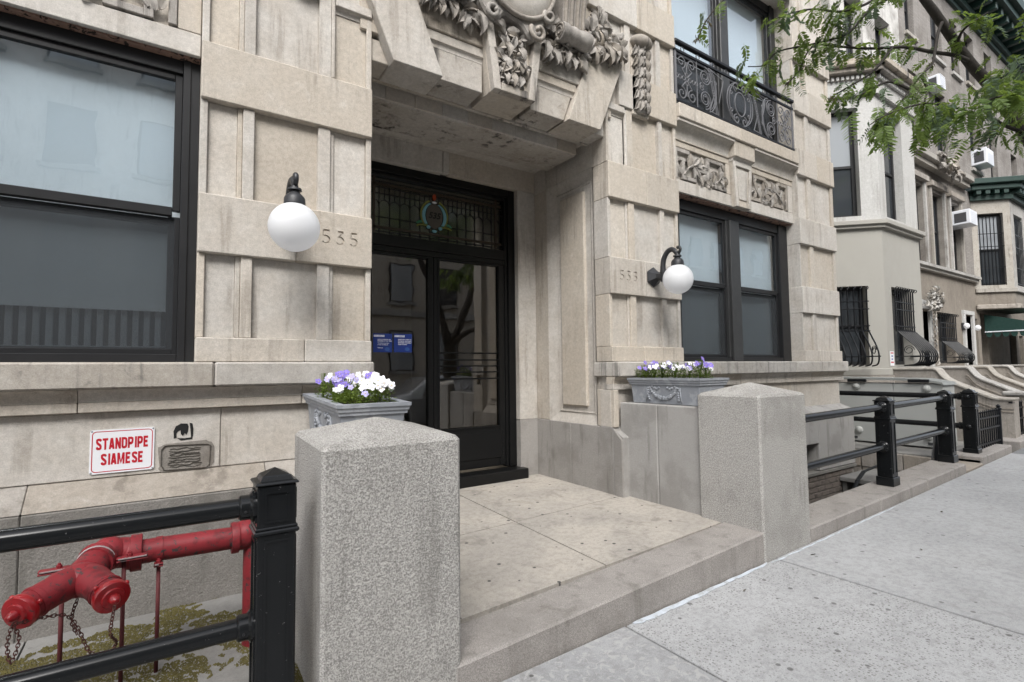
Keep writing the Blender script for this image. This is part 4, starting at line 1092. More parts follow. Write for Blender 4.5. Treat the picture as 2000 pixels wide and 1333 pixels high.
# small framed stone behind the pendants
# ------------------------------------------------------------------ globe lamps
def wall_lamp(x, label):
    t = thing('wall_lamp', label, 'lamp', (x, 0, 2.11), 'globe lamps on the entrance piers')
    hexp = [(x+.115*math.sin(PI/3*k), 2.335+.115*math.cos(PI/3*k)) for k in range(6)]
    MB().prism(hexp, 1, -.02, -.0025).obj('wall_plate', M['lampblack'], t, bevel=.006)
    m = MB(); n = 6
    for (r, y) in ((.105, -.02), (.05, -.085), (.046, -.15)):
        m.v += [(x+r*math.sin(PI/3*k), y, 2.335+r*math.cos(PI/3*k)*(1 if y > -.05 else .95)-(.0 if y > -.1 else .01)) for k in range(6)]
    for i in range(2):
        for k in range(6): m.f.append((i*6+k, i*6+(k+1) % 6, (i+1)*6+(k+1) % 6, (i+1)*6+k))
    m.f.append((12, 13, 14, 15, 16, 17)); m.obj('boss', M['lampblack'], t)
    MB().lathe([(.0, 0), (.032, .0), (.034, .03), (.030, .075), (.036, .09), (.034, .13), (0, .135)], Matrix.Translation((x, -.15, 2.265)), 14).obj('socket', M['lampblack'], t, smooth=50)
    arm = smoothline([(x, -.15, 2.34), (x, -.148, 2.44), (x, -.165, 2.52), (x, -.215, 2.585), (x, -.275, 2.60), (x, -.315, 2.575), (x, -.335, 2.545)], 5)
    MB().tube(arm, [.030-.008*i/len(arm) for i in range(len(arm))], 8, flat=1.1).obj('arm', M['lampblack'], t, smooth=50)
    MB().tube(smoothline([(x, -.335, 2.55), (x, -.365, 2.55), (x, -.385, 2.575), (x, -.375, 2.605), (x, -.345, 2.605)], 5), .017, 8).obj('curl', M['lampblack'], t, smooth=True)
    gx, gy, gz, R = x, -.345, 2.262, .16
    MB().lathe([(.018, .30), (.022, .275), (.026, .262), (.043, .258), (.045, .245), (.028, .24), (.034, .228), (.058, .205), (.066, .19), (.068, .15), (.060, .14)], Matrix.Translation((gx, gy, gz)), 20).obj('cap', M['lampblack'], t, smooth=40)
    MB().sphere((gx, gy, gz), R, 40, 24).obj('globe', M['globe'], t, smooth=True)
wall_lamp(.655, 'white globe lamp on the pier left of the door, next to the wide window')
wall_lamp(4.525, 'white globe lamp on curved black arm on the pier right of the door')

# ------------------------------------------------------------------ sign and marks on the left dado
t = thing('wall_sign', 'white metal sign reading STANDPIPE SIAMESE in red with a red border', 'sign', (-.235, .03, .715))
sx0, sx1, sz0, sz1, sy = -.392, -.078, .717, .977, .034
def rrect(x0, x1, z0, z1, r, n=5):
    p = []
    for cx, cz, a in ((x1-r, z0+r, -PI/2), (x1-r, z1-r, 0), (x0+r, z1-r, PI/2), (x0+r, z0+r, PI)):
        p += [(cx+r*math.cos(a+PI/2*k/n), cz+r*math.sin(a+PI/2*k/n)) for k in range(n+1)]
    return p
MB().prism(rrect(sx0, sx1, sz0, sz1, .012), 1, sy-.003, sy+.004).obj('plate', M['white_sign'], t)
po = rrect(sx0+.009, sx1-.009, sz0+.009, sz1-.009, .022); pi_ = rrect(sx0+.0135, sx1-.0135, sz0+.0135, sz1-.0135, .018); m = MB(); n = len(po)
vs = [(p[0], sy-.0036, p[1]) for p in po]+[(p[0], sy-.0036, p[1]) for p in pi_]
m.add(vs, [(i, (i+1) % n, n+(i+1) % n, n+i) for i in range(n)]).obj('border', M['sign_red'], t)
# heavy condensed capitals, drawn as thick strokes in a 1 x 1.55 cell
GL_ = {'S': [[(.86, 1.16), (.80, 1.33), (.62, 1.42), (.38, 1.42), (.18, 1.30), (.15, 1.10), (.25, .94), (.72, .64), (.85, .48), (.82, .25), (.64, .13), (.38, .13), (.20, .23), (.14, .42)]],
       'T': [[(0, 1.42), (1, 1.42)], [(.5, 1.42), (.5, 0)]], 'A': [[(.14, 0), (.45, 1.55)], [(.86, 0), (.55, 1.55)], [(.25, .42), (.75, .42)]],
       'N': [[(.15, 0), (.15, 1.55)], [(.85, 0), (.85, 1.55)], [(.17, 1.45), (.83, .10)]], 'D': [[(.15, .13), (.15, 1.42), (.58, 1.42), (.80, 1.30), (.85, 1.1), (.85, .45), (.80, .25), (.58, .13), (.15, .13)]],
       'P': [[(.15, 0), (.15, 1.42), (.62, 1.42), (.82, 1.30), (.85, 1.05), (.80, .78), (.60, .66), (.2, .66)]], 'I': [[(.5, 0), (.5, 1.55)]],
       'E': [[(.86, 1.42), (.15, 1.42), (.15, .13), (.86, .13)], [(.2, .79), (.76, .79)]], 'M': [[(.15, 0), (.15, 1.55)], [(1.15, 0), (1.15, 1.55)], [(.22, 1.5), (.65, .15), (1.08, 1.5)]]}
def stroke_text(txt, width, height, y, cx, cz):
    adv = [.62 if c == 'I' else 1.5 if c == 'M' else 1.17 for c in txt]; tot = sum(adv)-.17; kx_ = width/tot; kz_ = height/1.55; u = 0; m = MB(); dz = 0
    for c, a in zip(txt, adv):
        off = -.19 if c == 'I' else 0
        for pl_ in GL_[c]:
            P = [Vector((p[0]+off, p[1])) for p in pl_]; n = len(P); hw = .185; L = []; R_ = []
            for i in range(n):
                if 0 < i < n-1:
                    t1 = (P[i]-P[i-1]).normalized(); t2 = (P[i+1]-P[i]).normalized(); n1 = Vector((-t1.y, t1.x)); n2 = Vector((-t2.y, t2.x)); nn = (n1+n2).normalized(); nn = nn/max(.55, nn.dot(n1))
                else:
                    t = (P[min(i+1, n-1)]-P[max(i-1, 0)]).normalized(); nn = Vector((-t.y, t.x))
                L.append(P[i]+nn*hw); R_.append(P[i]-nn*hw)
            dz += .00002
            q = [(cx-width/2+(u+max(-.02, min(1.32, v.x)))*kx_, y-dz, cz-height/2+max(0, min(1.55, v.y))*kz_) for pr in zip(L, R_) for v in pr]
            m.add(q, [(2*i, 2*i+1, 2*i+3, 2*i+2) for i in range(n-1)])
        u += a
    return m
for txt, z, wt in (('STANDPIPE', .892, .256), ('SIAMESE', .800, .206)):
    stroke_text(txt, wt, .068, sy-.0036, (sx0+sx1)/2, z).obj('lettering', M['sign_red'], t)
for x in (sx0+.008, sx1-.008):
    for z in (sz0+.008, sz1-.008): MB().sphere((x, sy-.003, z), .005, 8, 5).obj('screw', M['lead'], t)
# spray mark: a fat black squiggle
yq = .0365
g = MB()
def flatpoly(m, pts, y): m.prism(pts, 1, y, y+.0015)
flatpoly(g, [(.024, .895), (.020, .94), (.032, .972), (.06, .988), (.095, .985), (.102, .965), (.098, .93), (.09, .912), (.082, .925), (.07, .908), (.06, .92), (.058, .945), (.045, .94), (.036, .925), (.038, .90)], yq)
flatpoly(g, [(.106, .99), (.122, .985), (.128, .95), (.126, .90), (.116, .895), (.112, .94)], yq)
flatpoly(g, [(.04, .897), (.08, .893), (.125, .896), (.122, .884), (.06, .880)], yq)
o = g.obj('spray_mark', M['graffiti']); tag(o, 'small black sprayed scribble on the stone above the grey smear', 'graffiti')
g = MB(); rr = random.Random(5)
ol = rrect(-.055, .244, .682, .868, .04, 4)
o = MB().prism([(p[0]+rr.uniform(-.006, .006), p[1]+rr.uniform(-.005, .005)) for p in ol], 1, .0372, .0392)
o = o.obj('paint_smear', M['smear_light']); tag(o, 'grey rubbed-out paint smear with rounded corners on the stone beside the sign', 'smear')
g = MB()
ring_ = rrect(-.038, .226, .698, .852, .03, 4); ring_ = [(p[0]+rr.uniform(-.006, .006), p[1]+rr.uniform(-.005, .005)) for p in ring_]; ring_.append(ring_[0])
g.tube([(p[0], .0375, p[1]) for p in ring_], .013, 4, cap=False, flat=.12)
for k in range(9):
    z = .715+.0145*k; pts = [(-.0+.17*i/8+rr.uniform(-.008, .008), .0375, z+rr.uniform(-.006, .006)) for i in range(9)]
    g.tube(pts, rr.uniform(.006, .009), 4, flat=.15)
g.obj('smear_swirl', M['smear'], o)
# ================================================================== posts, side walls, planters
def post(x0, x1, y0, y1, zb, zt, zap, label, tilt=0):
    cx, cy = (x0+x1)/2, (y0+y1)/2
    m = MB(); m.add([(x0, y0, zb), (x1, y0, zb), (x1, y1, zb), (x0, y1, zb), (x0, y0, zt), (x1, y0, zt), (x1, y1, zt+tilt), (x0, y1, zt+tilt), (cx, cy, zap)],
                    [(3, 2, 1, 0), (0, 1, 5, 4), (1, 2, 6, 5), (2, 3, 7, 6), (3, 0, 4, 7), (4, 5, 8), (5, 6, 8), (6, 7, 8), (7, 4, 8)])
    t = thing('gate_post', label, 'post', (cx, cy, zb), 'granite posts flanking the entrance step')
    m.obj('shaft', M['granite'], t, bevel=.016)
post(.557, 1.238, -1.56, -.95, -.55, .974, 1.075, 'tall hammered granite post with low pyramid top, left of the entrance step', .02)
post(3.915, 4.632, -1.572, -.985, -.5, 1.077, 1.178, 'tall hammered granite post with low pyramid top, right of the entrance step')
o = MB().box(3.948, 4.50, -.50, -.008, -.3, .952, .010).obj('side_wall', M['granite_smooth']); bx('wall_slab', M['granite_smooth'], o, 3.949, 4.50, -.983, -.504, -.3, .952, .010); tag(o, 'smooth grey granite side wall carrying the right planter', 'wall')
o = MB().box(.80, 1.212, -.948, -.008, -.3, .868, .012).obj('side_wall', M['granite_smooth']); tag(o, 'smooth grey granite side wall carrying the left planter', 'wall')

def planter(loc, tiltx, label):
    t = thing('planter', label, 'planter', loc, 'lead planters beside the entrance', local=True); t.rotation_euler = (tiltx, 0, 0)
    w, l, h = .40, .85, .255
    def ringlevel(sx, sy, z): return [(-sx, -sy, z), (sx, -sy, z), (sx, sy, z), (-sx, sy, z)]
    m = MB(); lv = [(w/2-.022, l/2-.022, 0), (w/2-.008, l/2-.008, .185)]
    lv2 = [(w/2-.008, l/2-.008, .185), (w/2+.004, l/2+.004, .19), (w/2+.004, l/2+.004, .205), (w/2+.012, l/2+.012, .212), (w/2+.014, l/2+.014, .228), (w/2+.022, l/2+.022, .236), (w/2+.022, l/2+.022, .255), (w/2-.03, l/2-.03, .255), (w/2-.034, l/2-.034, .20)]
    def skin(levels):
        m = MB(); vs = []
        for q in levels: vs += ringlevel(*q)
        fs = [(i*4+k, i*4+(k+1) % 4, i*4+4+(k+1) % 4, i*4+4+k) for i in range(len(levels)-1) for k in range(4)]
        m.add(vs, fs); return m
    b = skin(lv); b.f.append((3, 2, 1, 0)); b.obj('box', M['lead'], t, bevel=.006)
    skin(lv2).obj('rim', M['lead'], t)
    m = MB(); nx, ny = 10, 20; vs = [(-w/2+.03+(w-.06)*i/nx, -l/2+.03+(l-.06)*j/ny, .215+.012*math.sin(i*2.1+j)+rnd.uniform(-.006, .006)) for j in range(ny+1) for i in range(nx+1)]
    m.add(vs, [(j*(nx+1)+i, j*(nx+1)+i+1, (j+1)*(nx+1)+i+1, (j+1)*(nx+1)+i) for j in range(ny) for i in range(nx)]).obj('soil', M['soil'], t)
    for sx in (-1, 1):      # garland with two hanging ends, on both long sides
        g = MB(); X = sx*(w/2-.010)
        for i in range(15):
            a = PI*i/14; y = -.155*math.cos(a); z = .155-.095*math.sin(a)
            r = .009+.016*math.sin(a)
            for k in range(3): g.sphere((X, y+rnd.uniform(-.008, .008), z+rnd.uniform(-.008, .008)), (.012, r*.7, r*.7), 8, 6)
        for s2 in (-1, 1):
            for i in range(6): g.sphere((X, s2*.185+rnd.uniform(-.012, .012), .155-.022*i), (.010, .016, .013), 8, 6)
            for i in range(5): g.sphere((X, s2*(.165-.028*i), .16+.012*math.sin(i*1.6)), (.011, .018, .014), 8, 6)
            g.tube([(X, s2*.20, .16), (X-sx*.0, s2*.205, .08), (X, s2*.215, .025)], .007, 6)
        g.obj('garland', M['lead'], t, smooth=True)
    return t
planter((4.20, -.535, .954), 0, 'grey lead planter with moulded garland on the right side wall, mostly purple pansies in it')
planter((.995, -.51, .885), math.radians(2.5), 'grey lead planter with moulded garland behind the left granite post')

# pansies: a plant is a tuft of leaves with flowers
def petal_mesh():
    m = MB(); vs = []; fs = []
    def pet(a, L, W, up):
        o = len(vs); n = 5; c, s_ = math.cos(a), math.sin(a)
        for i in range(n+1):
            t = i/n; r = .003+L*t; w = W*math.sin(PI*min(1, .12+t*.80))**.75
            for v in (-1, 0, 1):
                x = r; y = v*w/2; z = up+.004*v*v+.002*t*t+.003*math.sin(t*9+v)-.006*t**3
                vs.append((x*c-y*s_, x*s_+y*c, z))
        for i in range(n):
            for j in range(2):
                k = o+i*3+j; fs.append((k, k+1, k+4, k+3))
    for a, L, W, up in ((PI/2+.6, .027, .025, .0), (PI/2-.6, .027, .025, .001), (PI*1.08, .024, .021, .003), (-PI*.08, .024, .021, .0035), (-PI/2, .026, .030, .005)): pet(a, L, W, up)
    return m.add(vs, fs)
PET = {k: petal_mesh().mesh('flower', M[k], smooth=True) for k in ('petal_white', 'petal_purple', 'petal_lilac')}
EYE = MB().sphere((0, 0, .008), (.0035, .0035, .002), 8, 4).mesh('eye', M['petal_eye'])
def pansy(base, n_leaf, flowers, label, spread=.07, h=.09, group=None):
    t = thing('pansy_plant', label, 'flower', base, group, local=True)
    m = MB(); r = random.Random(int(abs(base[0]*1000+base[1]*777)))
    for i in range(n_leaf):
        a = r.uniform(0, 6.28); d = spread*math.sqrt(r.random()); x0, y0 = d*math.cos(a), d*math.sin(a); z0 = h*r.uniform(.12, .92)*(1-.35*d/spread)
        L = r.uniform(.018, .036); W = L*r.uniform(.28, .45); b = r.uniform(0, 6.28); e = r.uniform(-.2, 1.0)
        dx, dy, dz = math.cos(b)*math.cos(e), math.sin(b)*math.cos(e), math.sin(e); sx, sy = -math.sin(b), math.cos(b)
        p0 = Vector((x0, y0, z0)); p1 = p0+Vector((dx, dy, dz))*L*.5; p2 = p0+Vector((dx, dy, dz*.6))*L; sv = Vector((sx, sy, .15))*W*.5
        m.add([p0, p1+sv, p2, p1-sv, p1-Vector((0, 0, .003))], [(0, 1, 4), (1, 2, 4), (2, 3, 4), (3, 0, 4)])
    for i in range(14):
        a = r.uniform(0, 6.28); d = spread*.6*r.random(); m.tube([(0, 0, -.01), (d*.5*math.cos(a), d*.5*math.sin(a), h*.5), (d*math.cos(a), d*math.sin(a), h*.95)], .0016, 4)
    m.obj('foliage', M['pansy_leaf'], t)
    for (fx, fy, fz, col, s_) in flowers:
        o = link('flower', PET[col], t); q = Vector((fx*1.5-.10, fy-.9, .42)) if True else None
        q = Vector((-.35+r.uniform(-.45, .45), -1+r.uniform(-.35, .35), .35+r.uniform(-.3, .4)))
        o.matrix_basis = Matrix.Translation((fx, fy, fz)) @ q.to_track_quat('Z', 'Y').to_matrix().to_4x4() @ Matrix.Rotation(r.uniform(-.3, .3), 4, 'Z') @ Matrix.Diagonal((s_, s_, s_, 1))
        e = link('eye', EYE, o)
    return t
def fl(n, cols, spread, h, r, s=(.72, .98)):
    out = []
    for i in range(n):
        a = r.uniform(0, 6.28); d = spread*math.sqrt(r.random())
        out.append((d*math.cos(a), d*math.sin(a)*1.1, h*(1.05-.42*d/spread)+r.uniform(-.025, .02), r.choice(cols), r.uniform(*s)))
    return out
r_ = random.Random(21)
WH, PU, LI = 'petal_white', 'petal_purple', 'petal_lilac'
ZR = .954+.235
for k, (y, cols, n, hh, lab) in enumerate(((-.86, (PU, PU, LI), 11, .12, 'tall leggy purple pansies at the street end of the right planter'), (-.72, (PU, LI, PU, WH), 11, .09, 'purple pansies with one or two white ones in the right planter, beside the street end'),
        (-.56, (WH, WH, WH, LI), 14, .10, 'white pansies in the middle of the right planter'), (-.40, (WH, WH, PU), 12, .10, 'white and purple pansies in the right planter, beside the middle'),
        (-.26, (PU, PU, LI), 11, .09, 'purple pansies in the right planter, second from the building'), (-.15, (PU, PU), 9, .08, 'purple pansies at the building end of the right planter'))):
    hh += .085
    pansy((4.18+r_.uniform(-.05, .02), y, ZR), 420, fl(n, cols, .115, hh, r_), lab, .115, hh, 'pansies in the planters')
    if k == 0: pansy((4.28, y+.03, ZR), 120, fl(4, (PU, WH), .05, .17, r_), 'tallest purple pansy stems at the street corner of the right planter', .05, .16, 'pansies in the planters')
ZL = .885+.225
for k, (x, y, cols, n, hh, lab) in enumerate(((.90, -.80, (LI, WH), 4, .07, 'low pansy foliage with few pale flowers at the front left of the left planter'), (1.05, -.80, (WH, WH, WH), 20, .12, 'dense bright white pansies at the front right of the left planter'),
        (.92, -.60, (PU, PU, LI), 12, .14, 'purple pansies in the middle of the left planter'), (1.07, -.58, (WH, WH, WH, PU), 18, .15, 'tall white pansies with a few purple ones at the right of the left planter'),
        (.90, -.40, (WH, LI, WH, PU), 12, .13, 'small pale pansies at the left of the left planter'), (1.03, -.30, (PU, LI), 8, .12, 'purple pansies at the back of the left planter'))):
    hh += .055
    pansy((x, y, ZL+(y+.5)*.03), 420, fl(int(n*1.25), cols, .10, hh, r_, (.66, .9)), lab, .105, hh*.85, 'pansies in the planters')
pansy((.86, -.30, ZL), 60, [], 'thin yellow green seedling sticking out of the left planter', .03, .20)

# ================================================================== black pipe railings
BK = M['black']
def railpost(par, cx, cy, zb, zt, w=.15, name='post'):
    m = MB(); h = w/2
    m.box(cx-h-.012, cx+h+.012, cy-h-.012, cy+h+.012, zb, zb+.10, .006)
    m.box(cx-h, cx+h, cy-h, cy+h, zb+.10, zt-.05, .006)
    m.box(cx-h-.012, cx+h+.012, cy-h-.012, cy+h+.012, zt-.255, zt-.235, .006); m.box(cx-h-.006, cx+h+.006, cy-h-.006, cy+h+.006, zt-.235, zt-.222, .004)
    P = m.obj(name, BK, par)
    # stepped pyramid cap
    lv = [(h+.006, zt-.05), (h+.010, zt-.045), (h+.004, zt-.038), (h-.012, zt-.034), (h-.02, zt-.018), (h-.024, zt-.014), (.002, zt+.012)]
    m = MB(); vs = []
    for s_, z in lv: vs += [(cx-s_, cy-s_, z), (cx+s_, cy-s_, z), (cx+s_, cy+s_, z), (cx-s_, cy+s_, z)]
    m.add(vs, [(i*4+k, i*4+(k+1) % 4, i*4+4+(k+1) % 4, i*4+4+k) for i in range(len(lv)-1) for k in range(4)]).obj('post_cap', BK, P)
    # raised frames on street and left faces: upper square and long lower panel
    for (za, zb_) in ((zt-.205, zt-.075), (zb+.14, zt-.275)):
        for ax in (0, 1):
            m = MB(); e = h*.66; d0, d1 = h+.0005, h+.006; f_ = .010
            for (a0, a1, b0, b1) in ((-e, e, za, za+f_), (-e, e, zb_-f_, zb_), (-e, -e+f_, za+f_, zb_-f_), (e-f_, e, za+f_, zb_-f_)):
                for sg in (-1, 1):
                    p, q = sorted((sg*d0, sg*d1))
                    if ax == 0: m.box(cx+a0, cx+a1, cy+p, cy+q, b0, b1)
                    else: m.box(cx+p, cx+q, cy+a0, cy+a1, b0, b1)
            m.obj('post_panel', BK, P)
    return P
def collar(par, c, d, r=.052):
    """pipe collar at c, pointing along d"""
    q = Vector(d).to_track_quat('Z', 'Y').to_matrix().to_4x4()
    MB().lathe([(0, 0), (r+.012, 0), (r+.012, .012), (r+.004, .018), (r, .022), (r, .055), (r-.006, .062), (.036, .064)], Matrix.Translation(c) @ q, 20).obj('collar', BK, par, smooth=40)
    MB().sphere(Vector(c)+Vector(d).normalized()*.04+Vector((0, -r, -.008)), .006, 6, 4).obj('set_screw', M['frame'], par)
def rail(par, a, b, r=.040):
    n = 12; A, C_ = Vector(a), Vector(b)
    MB().tube([A+(C_-A)*i/n for i in range(n+1)], r, 20).obj('rail', BK, par, smooth=50)
LR = thing('pipe_railing', 'black pipe railing with square post in front of the red standpipe', 'railing', (.385, -1.45, -.25), 'black pipe railings')
railpost(LR, .385, -1.445, -.26, .885, .152)
for z in (.742, .25):
    rail(LR, (-3, -1.445, z+.01), (.30, -1.445, z)); collar(LR, (.309, -1.445, z), (-1, 0, 0))
railpost(LR, -3.1, -1.445, -.4, .80, .152)
RR = thing('pipe_railing', 'black pipe railing with two square posts along the kerb right of the granite post', 'railing', (6.74, -1.375, -.03), 'black pipe railings')
railpost(RR, 6.745, -1.375, -.035, .955); railpost(RR, 8.625, -1.375, .018, .965)
for za, zb_ in ((.812, .866), (.358, .438)):
    zm = lambda x: za+(zb_-za)*(x-4.6)/4.0
    rail(RR, (4.60, -1.375, zm(4.6)), (6.66, -1.375, zm(6.66))); rail(RR, (6.83, -1.375, zm(6.83)), (8.54, -1.375, zm(8.54)))
    collar(RR, (6.67, -1.375, zm(6.67)), (-1, 0, 0)); collar(RR, (6.82, -1.375, zm(6.82)), (1, 0, 0)); collar(RR, (8.55, -1.375, zm(8.55)), (-1, 0, 0)); collar(RR, (4.632, -1.375, zm(4.632)), (1, 0, 0))
RR2 = thing('pipe_railing', 'black pipe railing running from its post back to the wall beside the areaway steps', 'railing', (9.6, -1.375, .01), 'black pipe railings')
railpost(RR2, 9.60, -1.375, .01, .95)
for z in (.845, .42):
    rail(RR2, (9.60, -1.30, z), (9.60, 1.6, z)); collar(RR2, (9.60, -1.30, z), (0, 1, 0))
    MB().sphere((9.52, -1.375, z), .035, 12, 8).obj('boss', BK, RR2, smooth=True)
# ================================================================== red standpipe connection
SP = thing('standpipe_connection', 'red two-way standpipe inlet on a horizontal red pipe behind the left railing', 'standpipe', (-.1, -.8, -.14))
RD = M['red']
def pipe(name, a, b, r, mat=RD, n=24, par=SP): return MB().tube([a, b], r, n).obj(name, mat, par, smooth=50)
pipe('main_pipe', (-.12, -.75, .438), (.30, -.75, .43), .057)
def flange(c, d, prof, mat=RD, name='flange', par=SP, n=24):
    q = Vector(d).to_track_quat('Z', 'Y').to_matrix().to_4x4()
    return MB().lathe(prof, Matrix.Translation(c) @ q, n).obj(name, mat, par, smooth=40)
flange((.285, -.75, .43), (1, 0, 0), [(0, 0), (.078, 0), (.08, .006), (.08, .035), (.07, .036), (.07, .06), (0, .06)])
MB().tube(smoothline([(.34, -.75, .43), (.385, -.75, .425), (.405, -.75, .38), (.405, -.75, .30), (.405, -.75, -.2)], 5), .062, 20).obj('riser_pipe', RD, SP, smooth=50)
MB().sphere((.36, -.75, .44), .078, 18, 12).obj('elbow', RD, SP, smooth=True)
flange((-.10, -.75, .438), (-1, 0, 0), [(0, 0), (.084, 0), (.086, .006), (.086, .045), (.076, .047), (.07, .07), (0, .07)])
# elbow turning to the street
eb = smoothline([(-.15, -.75, .445), (-.215, -.755, .455), (-.255, -.80, .46), (-.275, -.87, .452), (-.295, -.95, .435)], 6)
MB().tube(eb, [.070]*8+[.066]*(len(eb)-8), 22).obj('elbow', RD, SP, smooth=50)
MB().sphere((-.228, -.765, .458), .078, 18, 12).obj('elbow_bell', RD, SP, smooth=True)
flange((-.262, -.825, .459), (-.25, -1, -.06), [(0, 0), (.073, 0), (.078, .008), (.073, .02), (.069, .022), (0, .022)], name='band')
# the siamese body: two horns from a waist
body = MB()
bA = Vector((-.30, -.96, .432)); cL = Vector((-.435, -1.115, .408)); cR = Vector((-.205, -1.135, .405))
for tgt in (cL, cR):
    mid = bA.lerp(tgt, .5)+Vector((0, -.01, .008))
    pts = smoothline([(-.275, -.88, .45), bA, mid, tgt], 6)
    body.tube(pts, [.064, .064, .065, .066, .066, .066]+[.065]*(len(pts)-12)+[.061]*6, 22)
body.sphere((-.305, -1.0, .43), (.078, .078, .070), 20, 12)
BD = body.obj('siamese_body', RD, SP, smooth=60)
for tgt, nm in ((cL, 0), (cR, 1)):
    d = (tgt-bA); d.normalize(); d = (d+Vector((-.10 if nm == 0 else .06, -.35, -.10))).normalized()
    flange(tgt-d*.015, d, [(0, 0), (0.0630, 0), (0.0648, .006), (0.0630, .012), (0.0576, .014), (0.0576, .05), (0.0630, .052), (.0, .054)], name='swivel', par=BD)
    flange(tgt+d*.037, d, [(0, 0), (0.0639, 0), (0.0657, .004), (0.0657, .022), (0.0621, .028), (0.0414, .031), (0.0387, .038), (0.0216, .040), (0.0198, .047), (0.0162, .060), (0.0090, .068), (0, .069)], M['red_cap'], 'cap', BD)
    u = d.cross(Vector((0, 0, 1))).normalized(); v = u.cross(d)
    for a in (.7, 2.7, 4.6):
        p = tgt+d*.03+(u*math.cos(a)+v*math.sin(a))*.065
        MB().sphere(p, (0.0099, .011, .011), 8, 6).obj('lug', M['red_cap'], BD, smooth=True)
# clamps with ears and bolts, and the rods under them
def clamp(c, axis, r, ear_dir, eL, name='clamp'):
    q = Vector(axis).to_track_quat('Z', 'Y').to_matrix().to_4x4()
    K = MB().lathe([(r, 0), (r+.005, 0), (r+.005, .03), (r, .03)], Matrix.Translation(Vector(c)-Vector(axis).normalized()*.015) @ q, 24).obj(name, RD, SP, smooth=40)
    e = Vector(ear_dir).normalized()
    return K, e
K, e = clamp((-.268, -.86, .452), (-.3, -1, -.1), .069, (1, .1, 0), .1)
MB().tube([(-.268+.070*math.cos(a), -.87, .454+.073*math.sin(a)) for a in [PI*.1+PI*.8*i/12 for i in range(13)]], .0045, 6).obj('worn_edge', M['chip_white'], K)
for s_, L_ in ((-1, .12), (1, .12)):
    m = MB(); xa = -.268+s_*.075; xb = xa+s_*L_
    m.box(min(xa, xb), max(xa, xb), -.885, -.845, .440, .447, .003); m.box(min(xa, xb), max(xa, xb), -.885, -.845, .452, .459, .003); m.obj('ear', RD, K)
    MB().box(min(xa, xb)+.008, max(xa, xb)-.005, -.888, -.884, .453, .458).obj('worn_edge', M['chip_white'], K)
    MB().lathe([(0, 0), (.011, 0), (.011, .012), (.007, .013), (.006, .02), (0, .021)], Matrix.Translation((xa+s_*.05, -.865, .459)), 6).obj('bolt', RD, K)
K2, e = clamp((-.03, -.75, .435), (1, 0, 0), .057, (0, -1, 0), .05)
m = MB(); m.box(-.05, -.012, -.838, -.80, .385, .391, .003); m.box(-.05, -.012, -.835, -.80, .373, .379, .003); m.obj('ear', RD, K2)
MB().box(-.046, -.03, -.8395, -.837, .384, .391).obj('worn_edge', M['chip_white'], K2)
MB().lathe([(0, 0), (.011, 0), (.011, .012), (.007, .013), (.006, .02), (0, .021)], Matrix.Translation((-.031, -.82, .391)), 6).obj('bolt', RD, K2)
for (x, y, zt) in ((-.031, -.80, .39), (-.165, -.845, .44), (-.385, -.83, .44)):
    MB().tube([(x, y, zt), (x, y, area_z(x, y)-.002)], .009, 10).obj('support_rod', M['rod'], SP, smooth=True)
    MB().lathe([(0, 0), (.02, 0), (.018, .004), (.009, .006)], Matrix.Translation((x, y, area_z(x, y))), 12).obj('rod_foot', M['cement'], SP)
# rusty chains
def chain(pts, n):
    P = smoothline(pts, 8); L = [0]
    for i in range(1, len(P)): L.append(L[-1]+(P[i]-P[i-1]).length)
    m = MB(); k = 0
    for i in range(n):
        t = L[-1]*(i+.5)/n
        while L[k+1] < t: k += 1
        f_ = (t-L[k])/(L[k+1]-L[k]); p = P[k].lerp(P[k+1], f_); d = (P[k+1]-P[k]).normalized()
        q = d.to_track_quat('X', 'Z').to_matrix().to_4x4() @ Matrix.Rotation(PI/2*(i % 2), 4, 'X')
        h = L[-1]/n*.72
        m.torus(Matrix.Translation(p) @ q @ Matrix.Diagonal((1.0, .62, 1, 1)), h, .0022, 8, 4)
    return m.obj('chain', M['rust'], SP)
kR = cR+Vector((.035, -.105, -.03)); kL = cL+Vector((-.04, -.10, -.03))
low = Vector((-.20, -1.13, .135))
chain([kR, kR+Vector((-.01, -.005, -.10)), (-.165, -1.17, .20), low], 22)
chain([low, (-.255, -1.12, .17), (-.30, -1.11, .28), (-.345, -1.13, .345), kL], 28)
chain([(-.31, -1.02, .36), (-.325, -1.04, .29), (-.30, -1.09, .24)], 10)
chain([kL, kL+Vector((-.012, 0, -.07)), kL+Vector((0, 0, -.14)), kL+Vector((.02, 0, -.06)), kL], 22)
# ================================================================== areaway on the right
aw = MB()
aw.box(9.48, 9.62, -1.2, 1.2, -1.8, -.07)
o = structure(aw.obj('areaway_wall', M['cement']))
for i, (z0, z1, a, b) in enumerate(((-.60, -.34, 9.455, 9.5), (-.335, -.075, 9.44, 9.5))):
    for k in range(4): bx('stone_block', M['stoop'], o, a, b, -1.15+.58*k, -.58+.58*k, z0, z1, .01)
hatch = thing('cellar_hatch', 'grey concrete slab over a dark opening down in the areaway', 'hatch', (8.9, -.5, -1.7))
MB().box(8.40, 9.44, -.92, -.12, -.42, -.34, .015).obj('slab', M['area'], hatch)
MB().box(8.46, 9.4, -.2, -.14, -1.7, -.425).obj('wall', M['cement'], hatch); MB().box(9.3, 9.4, -.9, -.2, -1.7, -.425).obj('wall', M['cement'], hatch)
hr = thing('stair_handrail', 'dark bent iron handrail sloping down into the areaway', 'handrail', (7.9, -.55, -1.0))
MB().tube([(7.35, -.62, -.75), (7.80, -.62, -.25), (8.05, -.60, -.16), (8.75, -.56, -.14)], .03, 6, flat=.35).obj('rail', M['black_far'], hr)
